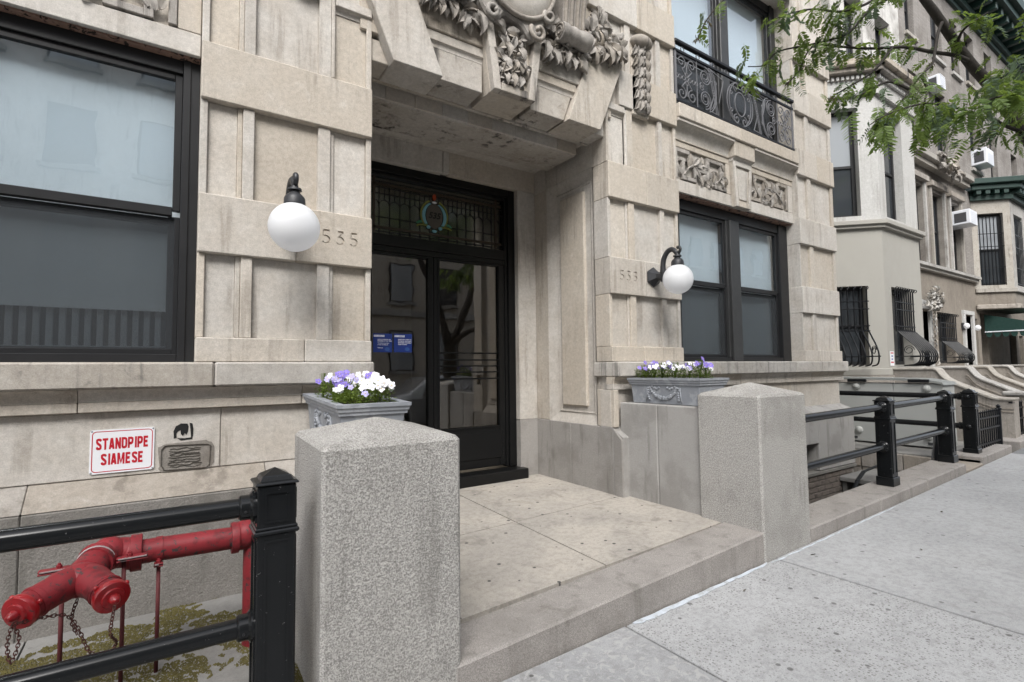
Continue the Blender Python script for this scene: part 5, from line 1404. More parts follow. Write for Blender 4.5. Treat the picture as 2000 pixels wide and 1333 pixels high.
for x, z in ((7.8, -.26), (8.7, -.15)): MB().tube([(x, -.6, z), (x, -.6, -1.7)], .016, 8).obj('post', M['black_far'], hr)
br = thing('iron_brace', 'black iron post with a leaning flat brace beside the areaway steps', 'brace', (9.45, -.95, -.5))
MB().box(9.42, 9.47, -1.03, -.98, -1.0, .30).obj('post', M['black_far'], br)
MB().tube([(9.43, -1.0, .25), (9.05, -1.0, -.55)], .028, 4, flat=.4).obj('strut', M['frame_mid'], br)
dp = thing('drain_pipe', 'grey square pipe standing against the areaway wall behind the right granite post', 'pipe', (7.0, -.2, -1))
MB().box(6.93, 7.0, -.23, -.155, -1.6, .19, .006).obj('pipe', M['cabinet'], dp)
for z in (-.1, -.8): MB().box(6.92, 7.01, -.24, -.15, z, z+.03, .004).obj('strap', M['cabinet_lid'], dp)

# ================================================================== grey refuse cabinet
cb = thing('refuse_cabinet', 'long grey metal refuse cabinet with round knobs behind the railing posts', 'cabinet', (10.46, -.1, -.05))
MB().box(10.2, 10.72, -.90, -.224, -.02, 1.0, .01).obj('body', M['cabinet'], cb); MB().box(10.2, 10.72, -.220, .80, -.02, 1.0, .01).obj('body', M['cabinet'], cb)
lid = MB(); lid.prism([(-.93, .985), (-.90, 1.03), (-.6, 1.085), (.84, 1.105), (.84, 1.075), (-.6, 1.05), (-.88, 1.0)], 0, 10.16, 10.76); lid.obj('lid', M['cabinet_lid'], cb)
for ya, yb in ((-.74, -.45), (.16, .46)): MB().box(10.15, 10.19, ya, yb, 1.02, 1.075, .008).obj('handle', M['black_far'], cb)
for (y, z) in ((.33, .945), (-.69, .925), (.32, .17), (-.68, .15)):
    MB().lathe([(0, .045), (.02, .043), (.03, .035), (.05, .028), (.062, .012), (.066, 0)], Matrix.Translation((10.2, y, z)) @ Matrix.Rotation(-PI/2, 4, 'Y'), 18).obj('knob', M['cabinet'], cb, smooth=40)
for y in (.40, -.35, -.72): MB().box(10.19, 10.21, y-.05, y+.05, .02, .06).obj('foot_slot', M['vent_dark'], cb)
MB().box(10.725, 10.73, -.5, -.3, .3, .6).obj('sticker', plain('green_sticker', (.02, .25, .14), .5), cb)

# ================================================================== iron picket fences
def picket_fence(x0, x1, y, zb, h, label, n):
    t = thing('iron_fence', label, 'fence', (x0, y, zb), 'low iron picket fences')
    pk = MB().box(-.009, .009, -.009, .009, 0, h-.02).mesh('picket', M['black_far']); fin = MB().lathe([(.0, 0), (.012, .0), (.016, .015), (.006, .03), (0, .05)], None, 8).mesh('finial', M['black_far'])
    for i in range(n):
        x = x0+.06+(x1-x0-.12)*i/(n-1); z = zb+.012*(x-x0)
        link('picket', pk, t, (x, y, z)); link('finial', fin, t, (x, y, z+h-.02))
    for zz in (.08, h*.55, h-.09): MB().box(x0, x1, y-.016, y+.016, zb+zz-.012, zb+zz+.012).obj('rail', M['black_far'], t)
    for x in (x0, x1):
        MB().tube([(x, y, zb-.02), (x, y, zb+h+.01)], .032, 8).obj('post', M['black_far'], t)
        MB().lathe([(.0, -.005), (.04, 0), (.042, .02), (.02, .035), (.036, .055), (0, .085)], Matrix.Translation((x, y, zb+h)), 10).obj('post_finial', M['black_far'], t)
picket_fence(9.74, 10.87, -1.385, .045, .55, 'short black iron picket fence between the pipe railing and the stoop wall', 11)
picket_fence(11.58, 14.6, -1.385, .06, .60, 'black iron picket fence at the right edge, beyond the stoop wall', 28)

# ================================================================== row houses beyond
PD = NT('dark_pane').set(color=(.035, .04, .045), rough=.04, spec=.9); M['pane_dark'] = PD
PL = NT('curtained_pane').set(color=(.30, .32, .34), rough=.06, spec=.9); M['pane_light'] = PL
class Face:
    """a vertical wall plane: origin, direction along, outward normal"""
    def __init__(s, ox, oy, ex, ey):
        l = math.hypot(ex, ey); s.o = (ox, oy); s.e = (ex/l, ey/l); s.n = (s.e[1], -s.e[0])
    def p(s, v):    # local (u, out, z)
        return Vector((s.o[0]+s.e[0]*v.x+s.n[0]*v.y, s.o[1]+s.e[1]*v.x+s.n[1]*v.y, v.z))
def wall_open(face, name, mat, par, u0, u1, z0, z1, ops, th=.35, b=0):
    us = sorted({u0, u1, *[q for o in ops for q in o[:2] if u0 < q < u1]}); zs_ = sorted({z0, z1, *[q for o in ops for q in o[2:4] if z0 < q < z1]})
    m = MB()
    for k in range(len(zs_)-1):
        run = None
        for i in range(len(us)):
            solid = i < len(us)-1 and not any(o[0] < (us[i]+us[i+1])/2 < o[1] and o[2] < (zs_[k]+zs_[k+1])/2 < o[3] for o in ops)
            if solid and run is None: run = us[i]
            if not solid and run is not None: m.box(run, us[i], -th, 0, zs_[k], zs_[k+1], b); run = None
    return m.obj(name, mat, par, xf=face.p)
def fbox(face, name, mat, par, u0, u1, d0, d1, z0, z1, b=.004): return MB().box(u0, u1, d0, d1, z0, z1, b).obj(name, mat, par, xf=face.p)
def fwin(face, par, u0, u1, z0, z1, depth=.16, pane='pane_dark', sill=None, mid=None):
    m = MB(); t = .07
    for q in ((u0, u0+t, z0, z1), (u1-t, u1, z0, z1), (u0+t, u1-t, z1-t, z1), (u0+t, u1-t, z0, z0+t)): m.box(q[0], q[1], -depth-.06, -depth, q[2], q[3])
    zm = mid or (z0+z1)/2; m.box(u0+t, u1-t, -depth-.05, -depth-.01, zm-.025, zm+.025)
    w_ = m.obj('window', M['frame'], par, xf=face.p)
    MB().quad((u0+t, -depth-.04, z0+t), (u1-t, -depth-.04, z0+t), (u1-t, -depth-.04, zm), (u0+t, -depth-.04, zm)).obj('pane', M['pane_dark'], w_, xf=face.p)
    MB().quad((u0+t, -depth-.03, zm), (u1-t, -depth-.03, zm), (u1-t, -depth-.03, z1-t), (u0+t, -depth-.03, z1-t)).obj('pane', M[pane], w_, xf=face.p)
    if sill: fbox(face, 'sill', M[sill], w_, u0-.08, u1+.08, -depth, .07, z0-.1, z0-.002)
    return w_
def belly_grille(face, par, u0, u1, z0, z1, label, nb=8, out=.36):
    t = thing('window_grille', label, 'grille', tuple(face.p(Vector(((u0+u1)/2, .1, z0)))), 'bellied iron window grilles')
    H = z1-z0; zc = z0+H*.50
    def prof(q):
        pts = [(.05, z1), (.05, zc)]
        pts += [(.05+out*f_, z0+H*g) for f_, g in ((.10, .44), (.38, .36), (.72, .27), (.95, .18), (1.0, .115), (.93, .05), (.7, .012), (.25, .0))]
        return smoothline([(u_, d, z) for d, z in pts for u_ in (q,)], 4)
    for i in range(nb+1):
        u = u0+(u1-u0)*i/nb
        MB().tube([face.p(Vector(p)) for p in prof(u)], .014, 5).obj('bar', M['black_far'], t)
        MB().torus(Matrix.Translation(face.p(Vector((u, .09, z1+.02)))) @ Matrix.Rotation(math.atan2(face.e[1], face.e[0]), 4, 'Z') @ Matrix.Rotation(PI/2, 4, 'Y'), .03, .009, 8, 4).obj('curl', M['black_far'], t)
    for z, d in ((z1-.16*H, .05), (z1-.26*H, .05), (zc+.03, .05), (zc-.045*H, .05), (z0+.12*H, .05+out*.99)):
        MB().tube([face.p(Vector((u0-.03, d, z))), face.p(Vector((u1+.03, d, z)))], .013, 5).obj('band', M['black_far'], t)
    for u in (u0, u1):
        for z, d in ((z0+.12*H, .0),): MB().tube([face.p(Vector((u, -.05, z))), face.p(Vector((u, .05+out, z)))], .011, 5).obj('band', M['black_far'], t)
        P = [face.p(Vector((u, .05+out*.5+.09*math.cos(a)*(1-a/16), z0+.2*H+.09*math.sin(a)*(1-a/16)))) for a in [i*.5 for i in range(20)]]
        MB().tube(P, .008, 4).obj('curl', M['black_far'], t)
    for k in range(nb):
        u = u0+(u1-u0)*(k+.5)/nb
        MB().torus(Matrix.Translation(face.p(Vector((u, .05, zc-.008*H)))) @ Matrix.Rotation(math.atan2(face.e[1], face.e[0]), 4, 'Z') @ Matrix.Rotation(PI/2, 4, 'X'), (u1-u0)/nb*.36, .006, 10, 4).obj('ring', M['black_far'], t)

# ---- house with the white canted bay
H1 = thing('row_house', 'row house with white canted bay and beige ground floor, next door on the right', 'house', (12.4, 1.2, 0))
FL = Face(10.62, 1.2, .9, -.9); FF = Face(11.52, .3, 1, 0); FR = Face(13.36, .3, .9, .9); W1 = Face(8.99, 1.2, 1, 0)
LL, LFr, LR_ = 1.2728, 1.84, 1.2728
for f_, L_, nm in ((FL, LL, 0), (FF, LFr, 1), (FR, LR_, 2)):
    o1 = [(.34, .95, 1.32, 2.87)] if nm == 0 else [(.30, 1.22, 1.32, 2.86)] if nm == 1 else []
    o2 = [(.10, .93, 4.26, 6.46)] if nm == 0 else [(.28, 1.20, 4.26, 6.46)] if nm == 1 else [(.3, 1.0, 4.26, 6.46)]
    wall_open(f_, 'bay_wall', M['stone_beige'], H1, 0, L_, .3, 4.0, o1)
    wall_open(f_, 'bay_wall', M['stone_white'], H1, 0, L_, 4.14, 6.68, o2)
    fbox(f_, 'string_course', M['stone_beige'], H1, -.03, L_+.03, -.05, .07, 4.0, 4.06); fbox(f_, 'string_course', M['stone_beige'], H1, -.05, L_+.05, -.05, .12, 4.06, 4.15, .01)
    fbox(f_, 'base_course', M['stone_beige'], H1, -.03, L_+.03, -.3, .06, 1.12, 1.25, .01)
    rc = M['coping'] if nm != 1 else M['coping']
    fbox(f_, 'bay_cornice', M['stone_white'], H1, -.03, L_+.03, -.1, .07, 6.68, 6.76); fbox(f_, 'bay_cornice', M['stone_white'], H1, -.02, L_+.02, -.1, .04, 6.762, 7.0)
    for i in range(int(L_/.09)): fbox(f_, 'dentil', M['stone_white'], H1, .02+i*.09, .07+i*.09, .035, .10, 7.0, 7.07, 0)
    fbox(f_, 'bay_cornice', M['stone_carved'], H1, -.04, L_+.04, -.1, .05, 7.0, 7.10); fbox(f_, 'bay_cornice', M['stone_carved'], H1, -.10, L_+.10, -.1, .18, 7.10, 7.20, .015); fbox(f_, 'bay_cornice', M['stone_stained'], H1, -.14, L_+.14, -.1, .26, 7.20, 7.34, .02)
    for (a, b, c, d) in o1: fwin(f_, H1, a, b, c, d)
    for (a, b, c, d) in o2: fwin(f_, H1, a, b, c, d, pane='pane_light' if nm == 0 else 'pane_dark', mid=c+(d-c)*.48)
m = MB(); m.prism([(10.6, 1.25), (11.5, .33), (13.38, .33), (14.28, 1.25)], 2, 7.25, 7.4); m.obj('bay_roof', M['cement'], H1)
m = MB(); m.prism([(10.55, 1.25), (11.45, .22), (13.45, .22), (14.4, 1.25)], 2, -.6, 1.12); m.obj('bay_base', M['stoop'], H1)
ops = [(2.0, 2.9, 8.0, 10.0), (3.6, 4.5, 8.0, 10.0), (5.2, 6.1, 8.0, 10.0), (2.0, 2.9, 11.0, 12.8), (3.6, 4.5, 11.0, 12.8), (5.2, 6.1, 11.0, 12.8), (.3, 1.1, 8, 10)]
wall_open(W1, 'upper_wall', M['brick_white'], H1, 0, 6.7, 4.0, 13.2, ops, th=.4); wall_open(W1, 'lower_wall', M['stone_beige'], H1, 0, 6.7, -.3, 4.0, [], th=.4)
for (a, b, c, d) in ops: fwin(W1, H1, a, b, c, d, sill='stone_white', depth=.22)
fbox(W1, 'cornice', M['green_paint'], H1, 0, 6.7, -.4, .5, 13.2, 13.9)
for (f_, a, b, lab) in ((FL, .36, .93, 'bellied black window grille on the angled left side of the beige bay'), (FF, .32, 1.20, 'bellied black window grille on the front of the beige bay')):
    belly_grille(f_, H1, a, b, 1.30, 2.80, lab, 5 if f_ is FL else 8)
o = fbox(FF, 'paper_notice', M['white_sign'], None, .07, .24, .002, .008, 1.30, 1.58, 0); tag(o, 'small white printed notice at the lower corner of the beige bay', 'notice')
for i in range(4): fbox(FF, 'print_line', M['sign_red'] if i in (0, 3) else M['print_blue'], o, .09+.03*(i in (1, 2)), .22-.03*(i in (1, 2)), .008, .0085, 1.535-.06*i, 1.56-.06*i, 0)

# ---- brown house with three windows and a white carved doorway
H2 = thing('row_house', 'soot-stained row house with carved white doorway and thin buff brick upper floors', 'house', (18, 1.2, 0))
W2 = Face(15.7, 1.2, 1, 0); L2 = 4.85
og = [(.10, .85, 1.25, 2.72), (1.53, 2.78, 1.35, 2.74), (3.60, 4.22, 1.25, 2.75), (4.45, 4.84, 1.35, 2.7)]
of = [(.22, .98, 4.02, 6.12), (1.50, 2.40, 4.02, 6.08), (2.95, 3.80, 4.02, 6.05)]
ou = [(.42, 1.05, 7.45, 9.2), (2.3, 3.15, 7.35, 9.2), (.42, 1.05, 10.2, 11.9), (2.3, 3.15, 10.2, 11.9), (3.9, 4.6, 10.2, 11.9)]
wall_open(W2, 'ground_floor_wall', M['stone_brown'], H2, 0, L2, -.3, 3.80, og, .4); wall_open(W2, 'first_floor_wall', M['stone_brown'], H2, 0, 4.0, 3.96, 6.64, of, .4)
wall_open(W2, 'brick_pier', M['brick_far'], H2, 4.0, L2, 3.96, 6.64, [], .4); wall_open(W2, 'brick_wall', M['brick_far'], H2, 0, L2, 6.95, 13.0, ou, .4)
fbox(W2, 'string_course', M['coping'], H2, 0, L2, -.3, .10, 3.80, 3.88); fbox(W2, 'string_course', M['coping'], H2, 0, L2, -.3, .16, 3.88, 3.96)
fbox(W2, 'cornice', M['coping'], H2, 0, 4.3, -.3, .16, 6.64, 6.78); fbox(W2, 'cornice', M['coping'], H2, 0, 4.35, -.3, .26, 6.78, 6.95, .02)
for (a, b, c, d) in of:
    fwin(W2, H2, a, b, c, d, depth=.12); fbox(W2, 'window_surround', M['coping'], H2, a-.10, a-.01, .0, .06, c, d+.1); fbox(W2, 'window_surround', M['coping'], H2, b+.01, b+.10, .0, .06, c, d+.1); fbox(W2, 'window_surround', M['stone_carved'], H2, a-.16, b+.16, .0, .12, d+.1, d+.24)
for (a, b, c, d) in ou: fwin(W2, H2, a, b, c, d, depth=.12, sill='coping')
fwin(W2, H2, *og[1], depth=.2); fwin(W2, H2, *og[3], depth=.2)
belly_grille(W2, H2, og[1][0]+.03, og[1][1]-.03, 1.35, 2.66, 'bellied black window grille between the two doorways of the brown house', 9)
g = MB()
for i in range(7):
    u = 4.47+.055*i; g.tube([W2.p(Vector((u, -.06, 1.36))), W2.p(Vector((u, -.06, 2.68)))], .012, 4)
for z in (1.5, 1.95, 2.55): g.tube([W2.p(Vector((4.45, -.06, z))), W2.p(Vector((4.84, -.06, z)))], .012, 4)
g.obj('window_bars', M['black_far'], H2)
# doorways
for (a, b, c, d), nm in ((og[0], 0), (og[2], 1)):
    f2 = M['stone_white']
    dr_ = fbox(W2, 'door', M['stone_brown'] if nm == 0 else plain('maroon_door', (.03, .010, .010), .4), H2, a, b, -.36, -.30, c, d)
    fbox(W2, 'doorcase', f2, H2, b+.0, b+.16, -.3, .06, c, d+.02); fbox(W2, 'doorcase', f2, H2, a-.14, a-.0, -.3, .06, c, d+.02)
    if nm:
        fbox(W2, 'doorcase', f2, H2, a-.14, b+.16, -.3, .065, d+.022, d+.14)
cw = MB().box(15.72, 16.75, 1.10, 1.19, 2.76, 2.98).obj('door_crest', M['stone_white'], H2)
wl = carved_leaf(.2, .11, .06, .03, seed=9); wl.materials.clear(); wl.materials.append(M['coping'])
for i in range(110):
    a = rnd.uniform(0, PI); rr_ = rnd.uniform(.05, 1)
    o = link('crest_leaf', wl, cw); s_ = rnd.uniform(.5, .9)
    o.matrix_basis = Matrix.Translation((16.22+.52*math.cos(a)*rr_, 1.02-rnd.uniform(0, .12), 2.80+.48*math.sin(a)*rr_)) @ Matrix.Rotation(rnd.uniform(0, 6), 4, 'Y') @ Matrix.Rotation(rnd.uniform(-.6, .6), 4, 'X') @ Matrix.Diagonal((s_, s_, s_, 1))
for i in range(16): o = link('crest_leaf', wl, cw); o.matrix_basis = Matrix.Translation((16.63+rnd.uniform(-.04, .04), 1.11, 1.3+.09*i)) @ Matrix.Rotation(rnd.uniform(-1, 1), 4, 'Y') @ Matrix.Diagonal((.75, .75, .75, 1))
cc = MB().box(17.35, 18.05, .93, 1.06, 6.62, 6.9, .04).obj('cornice_carving', M['stone_carved'], H2)
for i in range(34):
    o = link('carved_leaf', CL[i % 3], cc); s_ = rnd.uniform(1.4, 2.4)
    o.matrix_basis = Matrix.Translation((17.72+rnd.uniform(-.45, .4), .90-rnd.uniform(0, .1), 6.72+rnd.uniform(-.25, .28))) @ Matrix.Rotation(rnd.uniform(0, 6), 4, 'Y') @ Matrix.Rotation(rnd.uniform(-.4, .5), 4, 'X') @ Matrix.Diagonal((s_, s_, s_, 1))
def small_lamp(u, z, lab, ball=.075):
    t = thing('door_lamp', lab, 'lamp', tuple(W2.p(Vector((u, .1, z)))), 'small round lamps beside the far doors')
    fbox(W2, 'backplate', M['lampblack'], t, u-.06, u+.06, .0, .06, z-.10, z+.10, .02); MB().sphere(W2.p(Vector((u, .11, z))), (ball, ball, ball*1.15), 14, 10).obj('globe', M['globe'], t, smooth=True)
small_lamp(3.42, 2.42, 'white lamp left of the far maroon door'); small_lamp(4.40, 2.40, 'white lamp right of the far maroon door')

# ---- house with the green-corniced bay
H3 = thing('row_house', 'far house with a stone bay window under a dark green cornice and a green awning', 'house', (23, 1.2, 0))
A3 = Face(20.55, 1.2, .73, -.73); L3 = 1.032; B3 = Face(21.28, .47, 1, 0); W3 = Face(20.56, 1.2, 1, 0)
oa = [(.16, .84, 3.72, 5.95)]; ob = [(.35, 1.35, 3.72, 5.95)]
for f_, L_, ops in ((A3, L3, oa), (B3, 2.4, ob)):
    wall_open(f_, 'bay_wall', M['coping'], H3, 0, L_, 3.62, 6.35, ops, .25); wall_open(f_, 'bay_wall', M['stone_brown'], H3, 0, L_, 3.1, 3.5, [], .25)
    fbox(f_, 'string_course', M['coping'], H3, -.02, L_+.02, -.2, .07, 3.5, 3.62); fbox(f_, 'string_course', M['stone_carved'], H3, -.05, L_+.05, -.3, .12, 2.98, 3.12, .02)
    fbox(f_, 'bay_cornice', M['green_paint'], H3, -.05, L_+.05, -.2, .10, 6.35, 6.5); fbox(f_, 'bay_cornice', M['green_paint'], H3, -.12, L_+.12, -.2, .30, 6.62, 6.78, .02); fbox(f_, 'bay_cornice', M['green_paint'], H3, -.18, L_+.18, -.2, .40, 6.78, 6.95, .02); fbox(f_, 'bay_cornice', M['green_paint'], H3, -.05, L_+.05, -.2, .06, 6.5, 6.62)
    for i in range(int(L_/.24)): fbox(f_, 'bracket', M['green_paint'], H3, .03+.24*i, .15+.24*i, .05, .26, 6.5, 6.62, 0)
    for (a, b, c, d) in ops:
        fwin(f_, H3, a, b, c, d, depth=.12, pane='pane_light')
        g = MB()
        for i in range(7):
            u = a+(b-a)*(i+.5)/7; g.tube([f_.p(Vector((u, -.02, c))), f_.p(Vector((u, -.02, d-.1)))], .013, 4)
        for z in (c+.06, c+.55, c+1.2, c+1.6): g.tube([f_.p(Vector((a, -.02, z))), f_.p(Vector((b, -.02, z)))], .013, 4)
        g.obj('window_bars', M['black_far'], H3)
m = MB(); m.prism([(20.5, 1.3), (21.2, .35), (23.9, .35), (23.9, 1.3)], 2, 6.90, 7.0); m.obj('bay_roof', M['green_paint'], H3)
m = MB(); m.prism([(20.5, 1.3), (21.25, .42), (23.8, .42), (23.8, 1.3)], 2, 3.0, 3.1); m.obj('bay_soffit', M['stone_brown'], H3)
ou = [(.35, 1.25, 7.5, 9.25), (2.35, 3.15, 7.3, 9.2), (4.85, 5.6, 7.3, 9.0), (6.6, 7.4, 7.3, 9.0), (.35, 1.25, 10.3, 12.0), (2.35, 3.15, 10.3, 12.0), (4.85, 5.6, 10.3, 12.0)]
wall_open(W3, 'upper_wall', M['brick_far'], H3, 0, 10, 6.3, 12.9, ou, .4)
for (a, b, c, d) in ou: fwin(W3, H3, a, b, c, d, depth=.14, sill='coping')
wall_open(W3, 'ground_floor_wall', M['stone_brown'], H3, 0, 10, -.3, 6.3, [(.25, .85, 1.25, 2.9), (3.2, 4.0, 1.3, 2.3), (4.4, 4.9, 1.3, 2.3)], .4)
fbox(W3, 'door', M['interior'], H3, .25, .85, -.34, -.3, 1.25, 2.9)
for a, b in ((3.2, 4.0), (4.4, 4.9)): fwin(W3, H3, a, b, 1.3, 2.3, depth=.15)
for k, f_ in ((0, W2), (1, W3)):
    L_ = 4.86 if k == 0 else 10
    H_ = H2 if k == 0 else H3
    for q in ((.0, .08, 12.4, 12.55), (.0, .18, 12.55, 12.75), (.0, .75, 13.0, 13.25), (.0, .9, 13.25, 13.6)): fbox(f_, 'roof_cornice', M['green_paint'], H_, 0, L_, -.3+q[0], q[1], q[2], q[3])
    for i in range(int(L_/.6)): fbox(f_, 'bracket', M['green_paint'], H_, .1+.6*i, .28+.6*i, .0, .62, 12.75, 13.0, .02)
aw_ = thing('awning', 'dark green canvas awning with scalloped edge under the far stone bay', 'awning', (22.2, .4, 2.3))
m = MB(); x0, x1, ya, yb = 21.0, 24.5, 1.15, -.75
m.add([(x0, ya, 2.85), (x1, ya, 2.85), (x1, yb, 2.30), (x0, yb, 2.30)], [(0, 1, 2, 3)]); m.add([(x0, ya, 2.85), (x0, yb, 2.30), (x0, ya, 2.30)], [(0, 1, 2)]); m.obj('canvas', M['awning'], aw_)
m = MB()
for i in range(10):
    a = ya+(yb-ya)*i/10; b = ya+(yb-ya)*(i+1)/10; m.add([(x0, a, 2.30), (x0, b, 2.30), (x0, b*.8+a*.2, 2.16), (x0, (a+b)/2, 2.13), (x0, b*.2+a*.8, 2.16)], [(0, 1, 2, 3, 4)])
m.obj('valance', M['awning'], aw_)
MB().tube([(x0, yb, 2.3), (x0, ya, 2.3)], .02, 6).obj('frame_tube', M['white_metal'], aw_)
# window air conditioners
def ac(face, u, z, label, w_=.62, h=.42, out=.38, dep=.1):
    t = thing('air_conditioner', label, 'air conditioner', tuple(face.p(Vector((u, .1, z)))), 'window air conditioners')
    fbox(face, 'case', M['white_metal'], t, u-w_/2, u+w_/2, -dep, out, z, z+h, .015)
    fbox(face, 'grille', M['vent_dark'], t, u-w_/2-.004, u-w_/2+.01, out*.15, out*.8, z+h*.15, z+h*.8, 0)
    for i in range(6): fbox(face, 'slat', M['white_metal'], t, u-w_/2+.05, u+w_/2-.05, out, out+.006, z+.06+i*.055, z+.08+i*.055, 0)
ac(W2, 3.40, 5.32, 'white air conditioner in the first-floor window of the brown house', .62, .42, .42, .25)
ac(W3, .78, 7.58, 'white air conditioner above the green bay cornice', .7, .5, .36)
ac(W2, 2.0, 9.0, 'white air conditioner high up in the buff brick wall, half hidden by leaves', .5, .34, .28)

# ---- stoop walls
def stoop_wall(x, y_top, dz, label, w_=.30):
    t = thing('stoop_wall', label, 'stoop', (x, -.5, 0), 'curved stoop walls')
    line = [(1.1, 1.215), (y_top-.02, 1.215)]+[(y_top-.06, 1.19), (y_top-.10, 1.12), (y_top-.16, 1.04), (y_top-.26, .97), (y_top-.72, .745), (y_top-.80, .715), (y_top-.88, .70), (y_top-1.06, .70)]
    line = [(y, z+dz) for y, z in line]
    MB().prism(line+[(line[-1][0], -.5), (1.1, -.5)], 0, x, x+w_).obj('wall', M['stoop'], t)
    m = MB(); vs = []
    for (y, z) in line: vs += [(x-.025, y, z), (x+w_+.025, y, z), (x+w_+.025, y-.012, z+.045), (x-.025, y-.012, z+.045)]
    n = len(line); fs = [(i*4+k, i*4+(k+1) % 4, i*4+4+(k+1) % 4, i*4+4+k) for i in range(n-1) for k in range(4)]+[(3, 2, 1, 0), tuple((n-1)*4+k for k in range(4))]
    m.add(vs, fs).obj('coping', M['coping'], t, bevel=.012)
    m = MB()
    for off in (.12, .17):     # incised lines following the slope
        for i in range(1, n-1):
            (ya, z1), (yb, z2) = line[i], line[i+1]
            m.add([(x-.012, ya, z1-off), (x-.012, yb, z2-off), (x-.012, yb, z2-off-.02), (x-.012, ya, z1-off-.02), (x+.01, ya, z1-off), (x+.01, yb, z2-off), (x+.01, yb, z2-off-.02), (x+.01, ya, z1-off-.02)], [(0, 1, 2, 3), (0, 4, 5, 1), (3, 2, 6, 7)])
    m.obj('moulding', M['stoop'], t)
    return t
for x, yt, dz, lab in ((11.55, -.36, .0, 'nearest curved stoop wall with pale coping, behind the grey cabinet'), (13.2, -.38, .01, 'second curved stoop wall with pale coping, counted from the grey cabinet'),
                       (15.0, -.24, .01, 'third curved stoop wall with pale coping, counted from the grey cabinet'), (16.75, -.2, .02, 'fourth curved stoop wall with pale coping, counted from the grey cabinet'), (18.9, -.2, .03, 'farthest curved stoop wall with pale coping')):
    stoop_wall(x, yt, dz, lab)
nw = MB().box(12.15, 12.55, -1.52, -1.14, .755, .83, .02).obj('pier_cap', M['coping']); tag(nw, 'flat pale stone cap on the end pier at the right edge', 'pier'); bx('pier', M['stoop'], nw, 12.2, 12.5, -1.48, -1.18, -.2, .755)
for xa, xb in ((13.55, 14.95), (17.1, 18.85)):
    t = thing('stoop_steps', 'brown stone steps between the two stoop walls before the ' + ('carved white doorway' if xa < 15 else 'maroon door'), 'steps', (xa, -.5, 0))
    for k in range(7): bx('step', M['stoop'], t, xa, xb, -1.35+.22*k, 1.15, .0+.172*k, .172+.172*k, .012)
o = MB().box(19.3, 26, -.1, 1.1, -.3, 1.22, .01).obj('terrace', M['stoop']); structure(o)
fx_ = MB().box(14.2, 19.2, .6, 1.15, -.3, 1.20); structure(fx_.obj('terrace', M['stoop']))
# ================================================================== street tree
TR = thing('street_tree', 'locust street tree at the pavement edge, its leafy branches hanging in from the right', 'tree', (6.0, -5.0, -.2))
BR = {
 'bough': [(6.15, -4.6, 2.2), (6.7, -3.8, 2.6), (7.07, -2.83, 3.17), (6.64, -2.64, 3.57), (6.33, -2.51, 3.94), (6.14, -2.46, 4.06), (5.94, -2.40, 4.24), (5.65, -2.34, 4.46), (5.47, -2.29, 4.62), (5.19, -2.19, 5.01), (4.9, -2.1, 5.6), (4.6, -2.0, 6.5)],
 'B1': [(6.14, -2.46, 4.10), (5.88, -2.41, 4.11), (5.63, -2.30, 4.12), (5.40, -2.21, 4.13), (5.22, -2.15, 4.10), (4.98, -2.05, 4.06), (4.75, -1.95, 4.05), (4.53, -1.86, 4.04), (4.40, -1.83, 3.95), (4.34, -1.78, 3.79), (4.21, -1.74, 3.65)],
 'B2': [(5.70, -2.37, 4.38), (5.62, -2.36, 4.26), (5.47, -2.37, 4.02), (5.39, -2.37, 3.89), (5.26, -2.33, 3.77), (5.12, -2.29, 3.62), (4.99, -2.25, 3.48), (4.86, -2.22, 3.38), (4.68, -2.15, 3.26)],
 'B3': [(7.07, -2.83, 3.17), (6.25, -2.89, 3.11), (5.93, -2.80, 3.24), (5.76, -2.75, 3.27), (5.56, -2.69, 3.31), (5.31, -2.64, 3.31), (5.11, -2.56, 3.35), (4.86, -2.46, 3.35), (4.62, -2.35, 3.27), (4.49, -2.26, 3.20)],
 'B5': [(5.42, -2.32, 4.65), (5.12, -2.23, 4.49), (4.88, -2.12, 4.33), (4.69, -2.03, 4.11), (4.49, -1.96, 4.01), (4.34, -1.86, 3.97), (4.09, -1.74, 3.89), (4.00, -1.68, 3.78), (3.84, -1.63, 3.74)],
 'B6': [(5.35, -2.28, 4.79), (4.97, -2.25, 4.48), (4.68, -2.16, 4.27), (4.45, -2.06, 4.18), (4.23, -1.97, 4.17), (4.06, -1.86, 4.13), (3.87, -1.79, 4.03)],
 'B7': [(4.97, -2.15, 5.4), (4.22, -1.88, 4.65), (3.85, -1.74, 4.41), (3.63, -1.64, 4.27), (3.49, -1.60, 4.12), (3.42, -1.55, 4.01), (3.37, -1.50, 3.87)],
 'B8': [(6.33, -2.51, 3.94), (5.91, -2.70, 3.78), (5.72, -2.82, 3.71), (5.71, -2.92, 3.61)],
 'B9': [(6.9, -2.9, 3.4), (6.56, -2.89, 3.65), (5.85, -2.89, 3.49), (5.29, -2.86, 3.36), (5.01, -2.79, 3.27), (4.88, -2.71, 3.20)],
 'B10': [(5.94, -2.40, 4.24), (5.73, -2.50, 4.24), (5.69, -2.60, 4.26), (5.78, -2.66, 4.33)],
 'B11': [(5.22, -2.15, 4.10), (5.01, -2.11, 3.88), (4.92, -2.05, 3.79), (4.72, -1.96, 3.66), (4.58, -1.92, 3.57)],
 'B12': [(5.26, -2.33, 3.77), (5.24, -2.37, 3.62), (5.16, -2.36, 3.43), (5.14, -2.40, 3.21)],
 'B13': [(5.12, -2.29, 3.62), (4.98, -2.20, 3.69), (4.79, -2.13, 3.60), (4.63, -2.08, 3.51)],
}
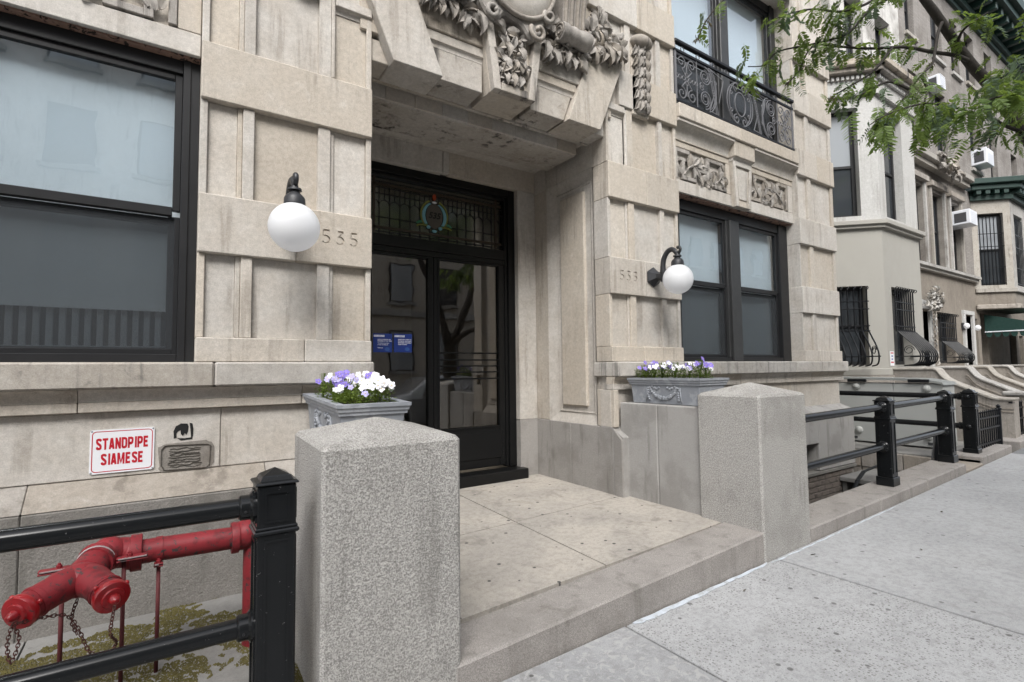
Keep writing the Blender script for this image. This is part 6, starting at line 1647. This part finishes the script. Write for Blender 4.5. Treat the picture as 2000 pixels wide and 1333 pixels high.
tk = MB(); tk.tube(smoothline([(6.0, -5.0, -.35), (5.99, -5.0, .4), (5.97, -5.0, 1.2), (5.98, -5.0, 1.95)], 5), [.22, .20, .19, .18, .175, .17, .168, .165, .163, .16, .16, .158, .156, .155, .155, .15], 14)
tk.obj('trunk', M['bark'], TR, smooth=True)
def limb(name, pts, r0, r1, sm=5, n=8):
    P = smoothline(pts, sm); k = len(P)
    return MB().tube(P, [r0+(r1-r0)*i/(k-1) for i in range(k)], n).obj(name, M['bark'], TR, smooth=True)
limb('bough', [(5.98, -5.0, 1.85)]+BR['bough'], .065, .022, n=12)
limb('bough', [(5.98, -5.0, 1.8), (5.8, -5.0, 2.5), (5.6, -5.2, 3.4), (5.2, -5.6, 4.8), (5.0, -5.8, 6.5)], .13, .05, n=12)
limb('bough', [(5.99, -5.0, 1.9), (6.3, -5.05, 2.5), (6.7, -5.2, 3.3), (7.3, -5.4, 4.6), (7.8, -5.3, 6.4)], .12, .05, n=12)
for k, v in BR.items():
    if k != 'bough': limb('branch', v, .020 if k in ('B1', 'B3') else .014, .004, 4, 6)
def frond(L, npair, seed, lw=.33, droop=.35):
    r = random.Random(seed); m = MB()
    def ax(t): return Vector((L*t*math.cos(droop*t), 0, -L*t*math.sin(droop*t)*.9))
    m.tube([ax(i/6) for i in range(7)], [.0016-.0011*i/6 for i in range(7)], 3)
    for i in range(npair+1):
        t = .14+.86*i/npair; p = ax(t)
        for s_ in ((-1, 1) if i < npair else (0,)):
            ll = L*lw*math.sin(PI*(.25+.62*t))*r.uniform(.85, 1.1)*(1 if s_ else .8); w_ = ll*.33
            a = s_*r.uniform(1.0, 1.3); d = Vector((math.cos(a), math.sin(a), r.uniform(-.45, .05))).normalized(); sd = Vector((-d.y, d.x, r.uniform(-.3, .3))).normalized()
            q = [p, p+d*ll*.3+sd*w_*.5, p+d*ll*.72+sd*w_*.42+Vector((0, 0, -.003)), p+d*ll+Vector((0, 0, -.006)), p+d*ll*.72-sd*w_*.42+Vector((0, 0, -.003)), p+d*ll*.3-sd*w_*.5, p+d*ll*.5+Vector((0, 0, -.004))]
            m.add(q, [(0, 1, 6), (1, 2, 6), (2, 3, 6), (3, 4, 6), (4, 5, 6), (5, 0, 6)])
    return m
FR_ = [frond(.20, 9, 1).mesh('leaf', M['leaf']), frond(.24, 10, 2, .27, .6).mesh('leaf', M['leaf']), frond(.17, 8, 3, .32, .25).mesh('leaf', M['leaf']), frond(.26, 10, 4, .30, .8).mesh('leaf', M['leaf_shade']), frond(.20, 9, 5, .3, .5).mesh('leaf', M['leaf_shade'])]
rt = random.Random(77)
def put(p, out=None, s=None, kind=None, hang=.2):
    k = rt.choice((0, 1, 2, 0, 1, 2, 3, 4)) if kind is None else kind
    a = rt.uniform(0, 2*PI)
    d = Vector((math.cos(a), math.sin(a), rt.uniform(-.9, .35)-hang))
    if out is not None: d += Vector(out).normalized()*.9
    d.normalize(); x = d; z = Vector((rt.uniform(-.5, .5), rt.uniform(-.5, .5), 1)); y = z.cross(x)
    if y.length < .05: y = Vector((0, 1, 0)).cross(x)
    y.normalize(); z = x.cross(y)
    R_ = Matrix((x, y, z)).transposed().to_4x4(); s_ = s or rt.uniform(.55, .95)
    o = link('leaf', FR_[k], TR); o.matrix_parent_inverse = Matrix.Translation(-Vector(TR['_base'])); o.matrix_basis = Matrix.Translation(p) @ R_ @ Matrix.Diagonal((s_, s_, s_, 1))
plan = {'B1': (34, .15), 'B2': (24, .45), 'B3': (38, .25), 'B5': (40, .2), 'B6': (56, .12), 'B7': (5, .6), 'B8': (14, .2), 'B9': (38, .25), 'B10': (16, .1), 'B11': (14, .4), 'B12': (12, .5), 'B13': (14, .4)}
for k, (n, t0) in plan.items():
    P = smoothline(BR[k], 6)
    for i in range(n):
        t = t0+(1-t0)*(i+rt.random())/n; q = P[min(len(P)-1, int(t*(len(P)-1)))]
        d = P[min(len(P)-1, int(t*(len(P)-1))+1)]-P[max(0, int(t*(len(P)-1))-1)]
        big = k in ('B3', 'B9', 'B8')
        off = Vector((rt.gauss(0, .05), rt.gauss(0, .05), rt.gauss(0, .05)))*(1.6 if big else .7)
        put(q+off, d if d.length > 1e-4 else None, rt.uniform(.8, 1.25) if big or (k in ('B2', 'B12') and t > .7) else None, hang=.55 if big or k in ('B2', 'B12') else .25)
# more of the same foliage, as one mass
fm = MB(); fb = [frond(.20, 9, 31), frond(.23, 10, 32, .28, .6), frond(.17, 8, 33, .32, .3)]
for k, n, sp in (('B6', 14, .12), ('B5', 8, .08), ('B9', 40, .12), ('B8', 24, .12), ('B3', 10, .10), ('B1', 6, .08), ('bough', 12, .14), ('B10', 12, .1)):
    P = smoothline(BR[k], 6)
    for i in range(n):
        t = (.35 if k != 'bough' else .2)+(.65 if k != 'bough' else .45)*rt.random(); q = P[int(t*(len(P)-1))]+Vector((rt.gauss(0, sp), rt.gauss(0, sp), rt.gauss(0, sp)))
        b = rt.choice(fb); R_ = Matrix.Rotation(rt.uniform(0, 6.28), 3, 'Z') @ Matrix.Rotation(rt.uniform(-.3, 1.1), 3, 'Y') @ Matrix.Rotation(rt.uniform(-.6, .6), 3, 'X'); s_ = rt.uniform(.6, 1.0)
        fm.add([q+R_ @ (Vector(v)*s_) for v in b.v], b.f)
o = fm.obj('foliage', M['leaf'], TR); o['kind'] = 'stuff'
# dry pod clusters
for q in ((4.22, -1.75, 3.66), (3.36, -1.50, 3.86), (3.44, -1.56, 4.02), (4.36, -1.80, 3.80), (4.02, -1.70, 3.80), (4.58, -1.93, 3.57), (5.4, -2.35, 3.9)):
    m = MB()
    for i in range(9):
        a = rt.uniform(0, 6.28); L = rt.uniform(.02, .05); p = Vector(q)+Vector((rt.gauss(0, .012), rt.gauss(0, .012), rt.gauss(0, .015)))
        m.tube([p, p+Vector((math.cos(a)*L*.5, math.sin(a)*L*.5, -L*.5)), p+Vector((math.cos(a)*L*.6, math.sin(a)*L*.6, -L))], [.002, .004, .001], 4)
    o = m.obj('pod_cluster', M['pod'], TR)
# the rest of the crown, above and outside the picture
cr = MB(); base = [frond(.22, 8, s, .3, .5) for s in (11, 12, 13)]
for i in range(900):
    a = rt.uniform(0, 2*PI); rr = 3.4*math.sqrt(rt.random()); z = rt.uniform(4.8, 9.5); c = Vector((5.8+rr*math.cos(a), -5.0+.85*rr*math.sin(a), z))
    if c.y > -2.6 and c.z < 6.3: continue
    b = base[i % 3]; R_ = Matrix.Rotation(rt.uniform(0, 6.28), 3, 'Z') @ Matrix.Rotation(rt.uniform(-.2, 1.0), 3, 'Y'); s_ = rt.uniform(1, 1.7)
    cr.add([c+R_ @ (Vector(v)*s_) for v in b.v], b.f)
o = cr.obj('crown', M['leaf'], TR); o['kind'] = 'stuff'

# ================================================================== across the street (seen in the glass)
pw = MB().box(-.62, .62, -.05, .06, 0, 1.9).mesh('window', M['frame']); pp = MB().box(-.54, .54, .06, .065, .07, 1.83).mesh('pane', M['pane_light']); pd = MB().box(-.54, .54, .06, .065, .07, 1.83).mesh('pane', M['pane_dark']); ps = MB().box(-.75, .75, -.02, .18, -.15, 0).mesh('sill', M['coping'])
for bi, (xa, xb, hh, mat, lab) in enumerate(((-26, -6.5, 17.5, 'opp_brick', 'brown brick apartment house across the street, mirrored in the left window'), (-6.3, 5.4, 14.5, 'opp_stone', 'pale stone house across the street, mirrored in the door glass'), (5.6, 17.5, 13.2, 'opp_stone', 'pale stone house across the street, mirrored in the right window'), (17.7, 44, 18, 'opp_brick', 'tall brick house across the street, beyond the pale stone houses'))):
    H = thing('opposite_house', lab, 'house', ((xa+xb)/2, -16.5, zs((xa+xb)/2)))
    bx('wall', M[mat], H, xa, xb, -26, -16.5, -3, hh, 0)
    fc = Face(xb, -16.5, -1, 0)
    fbox(fc, 'cornice', M['opp_stone'], H, 0, xb-xa, 0, .6, hh-.8, hh-.2); fbox(fc, 'string_course', M['coping'], H, 0, xb-xa, 0, .15, 3.9, 4.2)
    n = int((xb-xa)/2.3)
    for fl_ in range(int((hh-2.6)/3.3)+1):
        for i in range(n):
            x = xa+1.2+(xb-xa-2.4)*i/(n-1); z = 1.3+3.3*fl_
            if z+2 > hh-1: continue
            w_ = link('window', pw, H, (x, -16.5, z)); link('pane', pp if (i+fl_) % 3 else pd, w_); link('sill', ps, w_)
# a parked car at the kerb behind the camera
CR = thing('parked_car', 'silver grey saloon car parked at the kerb, seen only in the door glass', 'car', (6.3, -6.9, -.35))
zc = zs(6.3)-.13
sec = [(4.05, .55, .62, .62, .72), (4.15, .66, .70, .68, .80), (4.6, .76, .82, .76, .85), (5.1, .82, .94, .80, .87), (5.35, .85, 1.0, .74, .88), (5.9, .86, 1.38, .60, .89), (6.5, .87, 1.46, .60, .89), (7.2, .88, 1.44, .60, .89), (7.7, .90, 1.30, .62, .89), (8.1, .92, 1.05, .72, .87), (8.5, .88, 1.0, .72, .84), (8.62, .7, .8, .66, .76)]
m = MB(); vs = []
for (x, zb_, zt, wt, wb) in sec:
    vs += [(x, -6.85-wb, zc+.25), (x, -6.85-wb, zc+zb_-.02), (x, -6.85-wt, zc+zt-.06), (x, -6.85-wt*.8, zc+zt), (x, -6.85+wt*.8, zc+zt), (x, -6.85+wt, zc+zt-.06), (x, -6.85+wb, zc+zb_-.02), (x, -6.85+wb, zc+.25)]
n = len(sec); m.add(vs, [(i*8+k, i*8+(k+1) % 8, i*8+8+(k+1) % 8, i*8+8+k) for i in range(n-1) for k in range(8)]+[tuple(range(7, -1, -1)), tuple((n-1)*8+k for k in range(8))])
cbody = m.obj('body', M['car_paint'], CR, smooth=35)
for s_ in (-1, 1):
    for (xa, xb, za_, xc, xd) in ((5.62, 6.45, .92, 5.95, 6.45), (6.52, 7.75, .92, 6.52, 7.5)):
        y0 = -6.85+s_*.885; y1 = -6.85+s_*.66
        MB().add([(xa, y0, zc+za_), (xb, y0, zc+za_), (xd, y1, zc+1.35), (xc, y1, zc+1.35)], [(0, 1, 2, 3)]).obj('side_window', M['pane_dark'], cbody)
    for x in (4.95, 7.75):
        wh = MB().lathe([(0, 0), (.30, 0), (.33, .04), (.33, .18), (.30, .22), (0, .22)], Matrix.Translation((x, -6.85+s_*.80, zc+.33)) @ Matrix.Rotation(-s_*PI/2, 4, 'X') @ Matrix.Translation((0, 0, -.11)), 20).obj('wheel', M['tyre'], CR)
        MB().lathe([(0, .01), (.2, .0), (.21, -.02), (0, -.02)], Matrix.Translation((x, -6.85+s_*.93, zc+.33)) @ Matrix.Rotation(-s_*PI/2, 4, 'X'), 16).obj('rim', M['cabinet'], wh)
for e in EMPTIES:
    if '_base' in e: del e['_base']
bpy.context.view_layer.update()
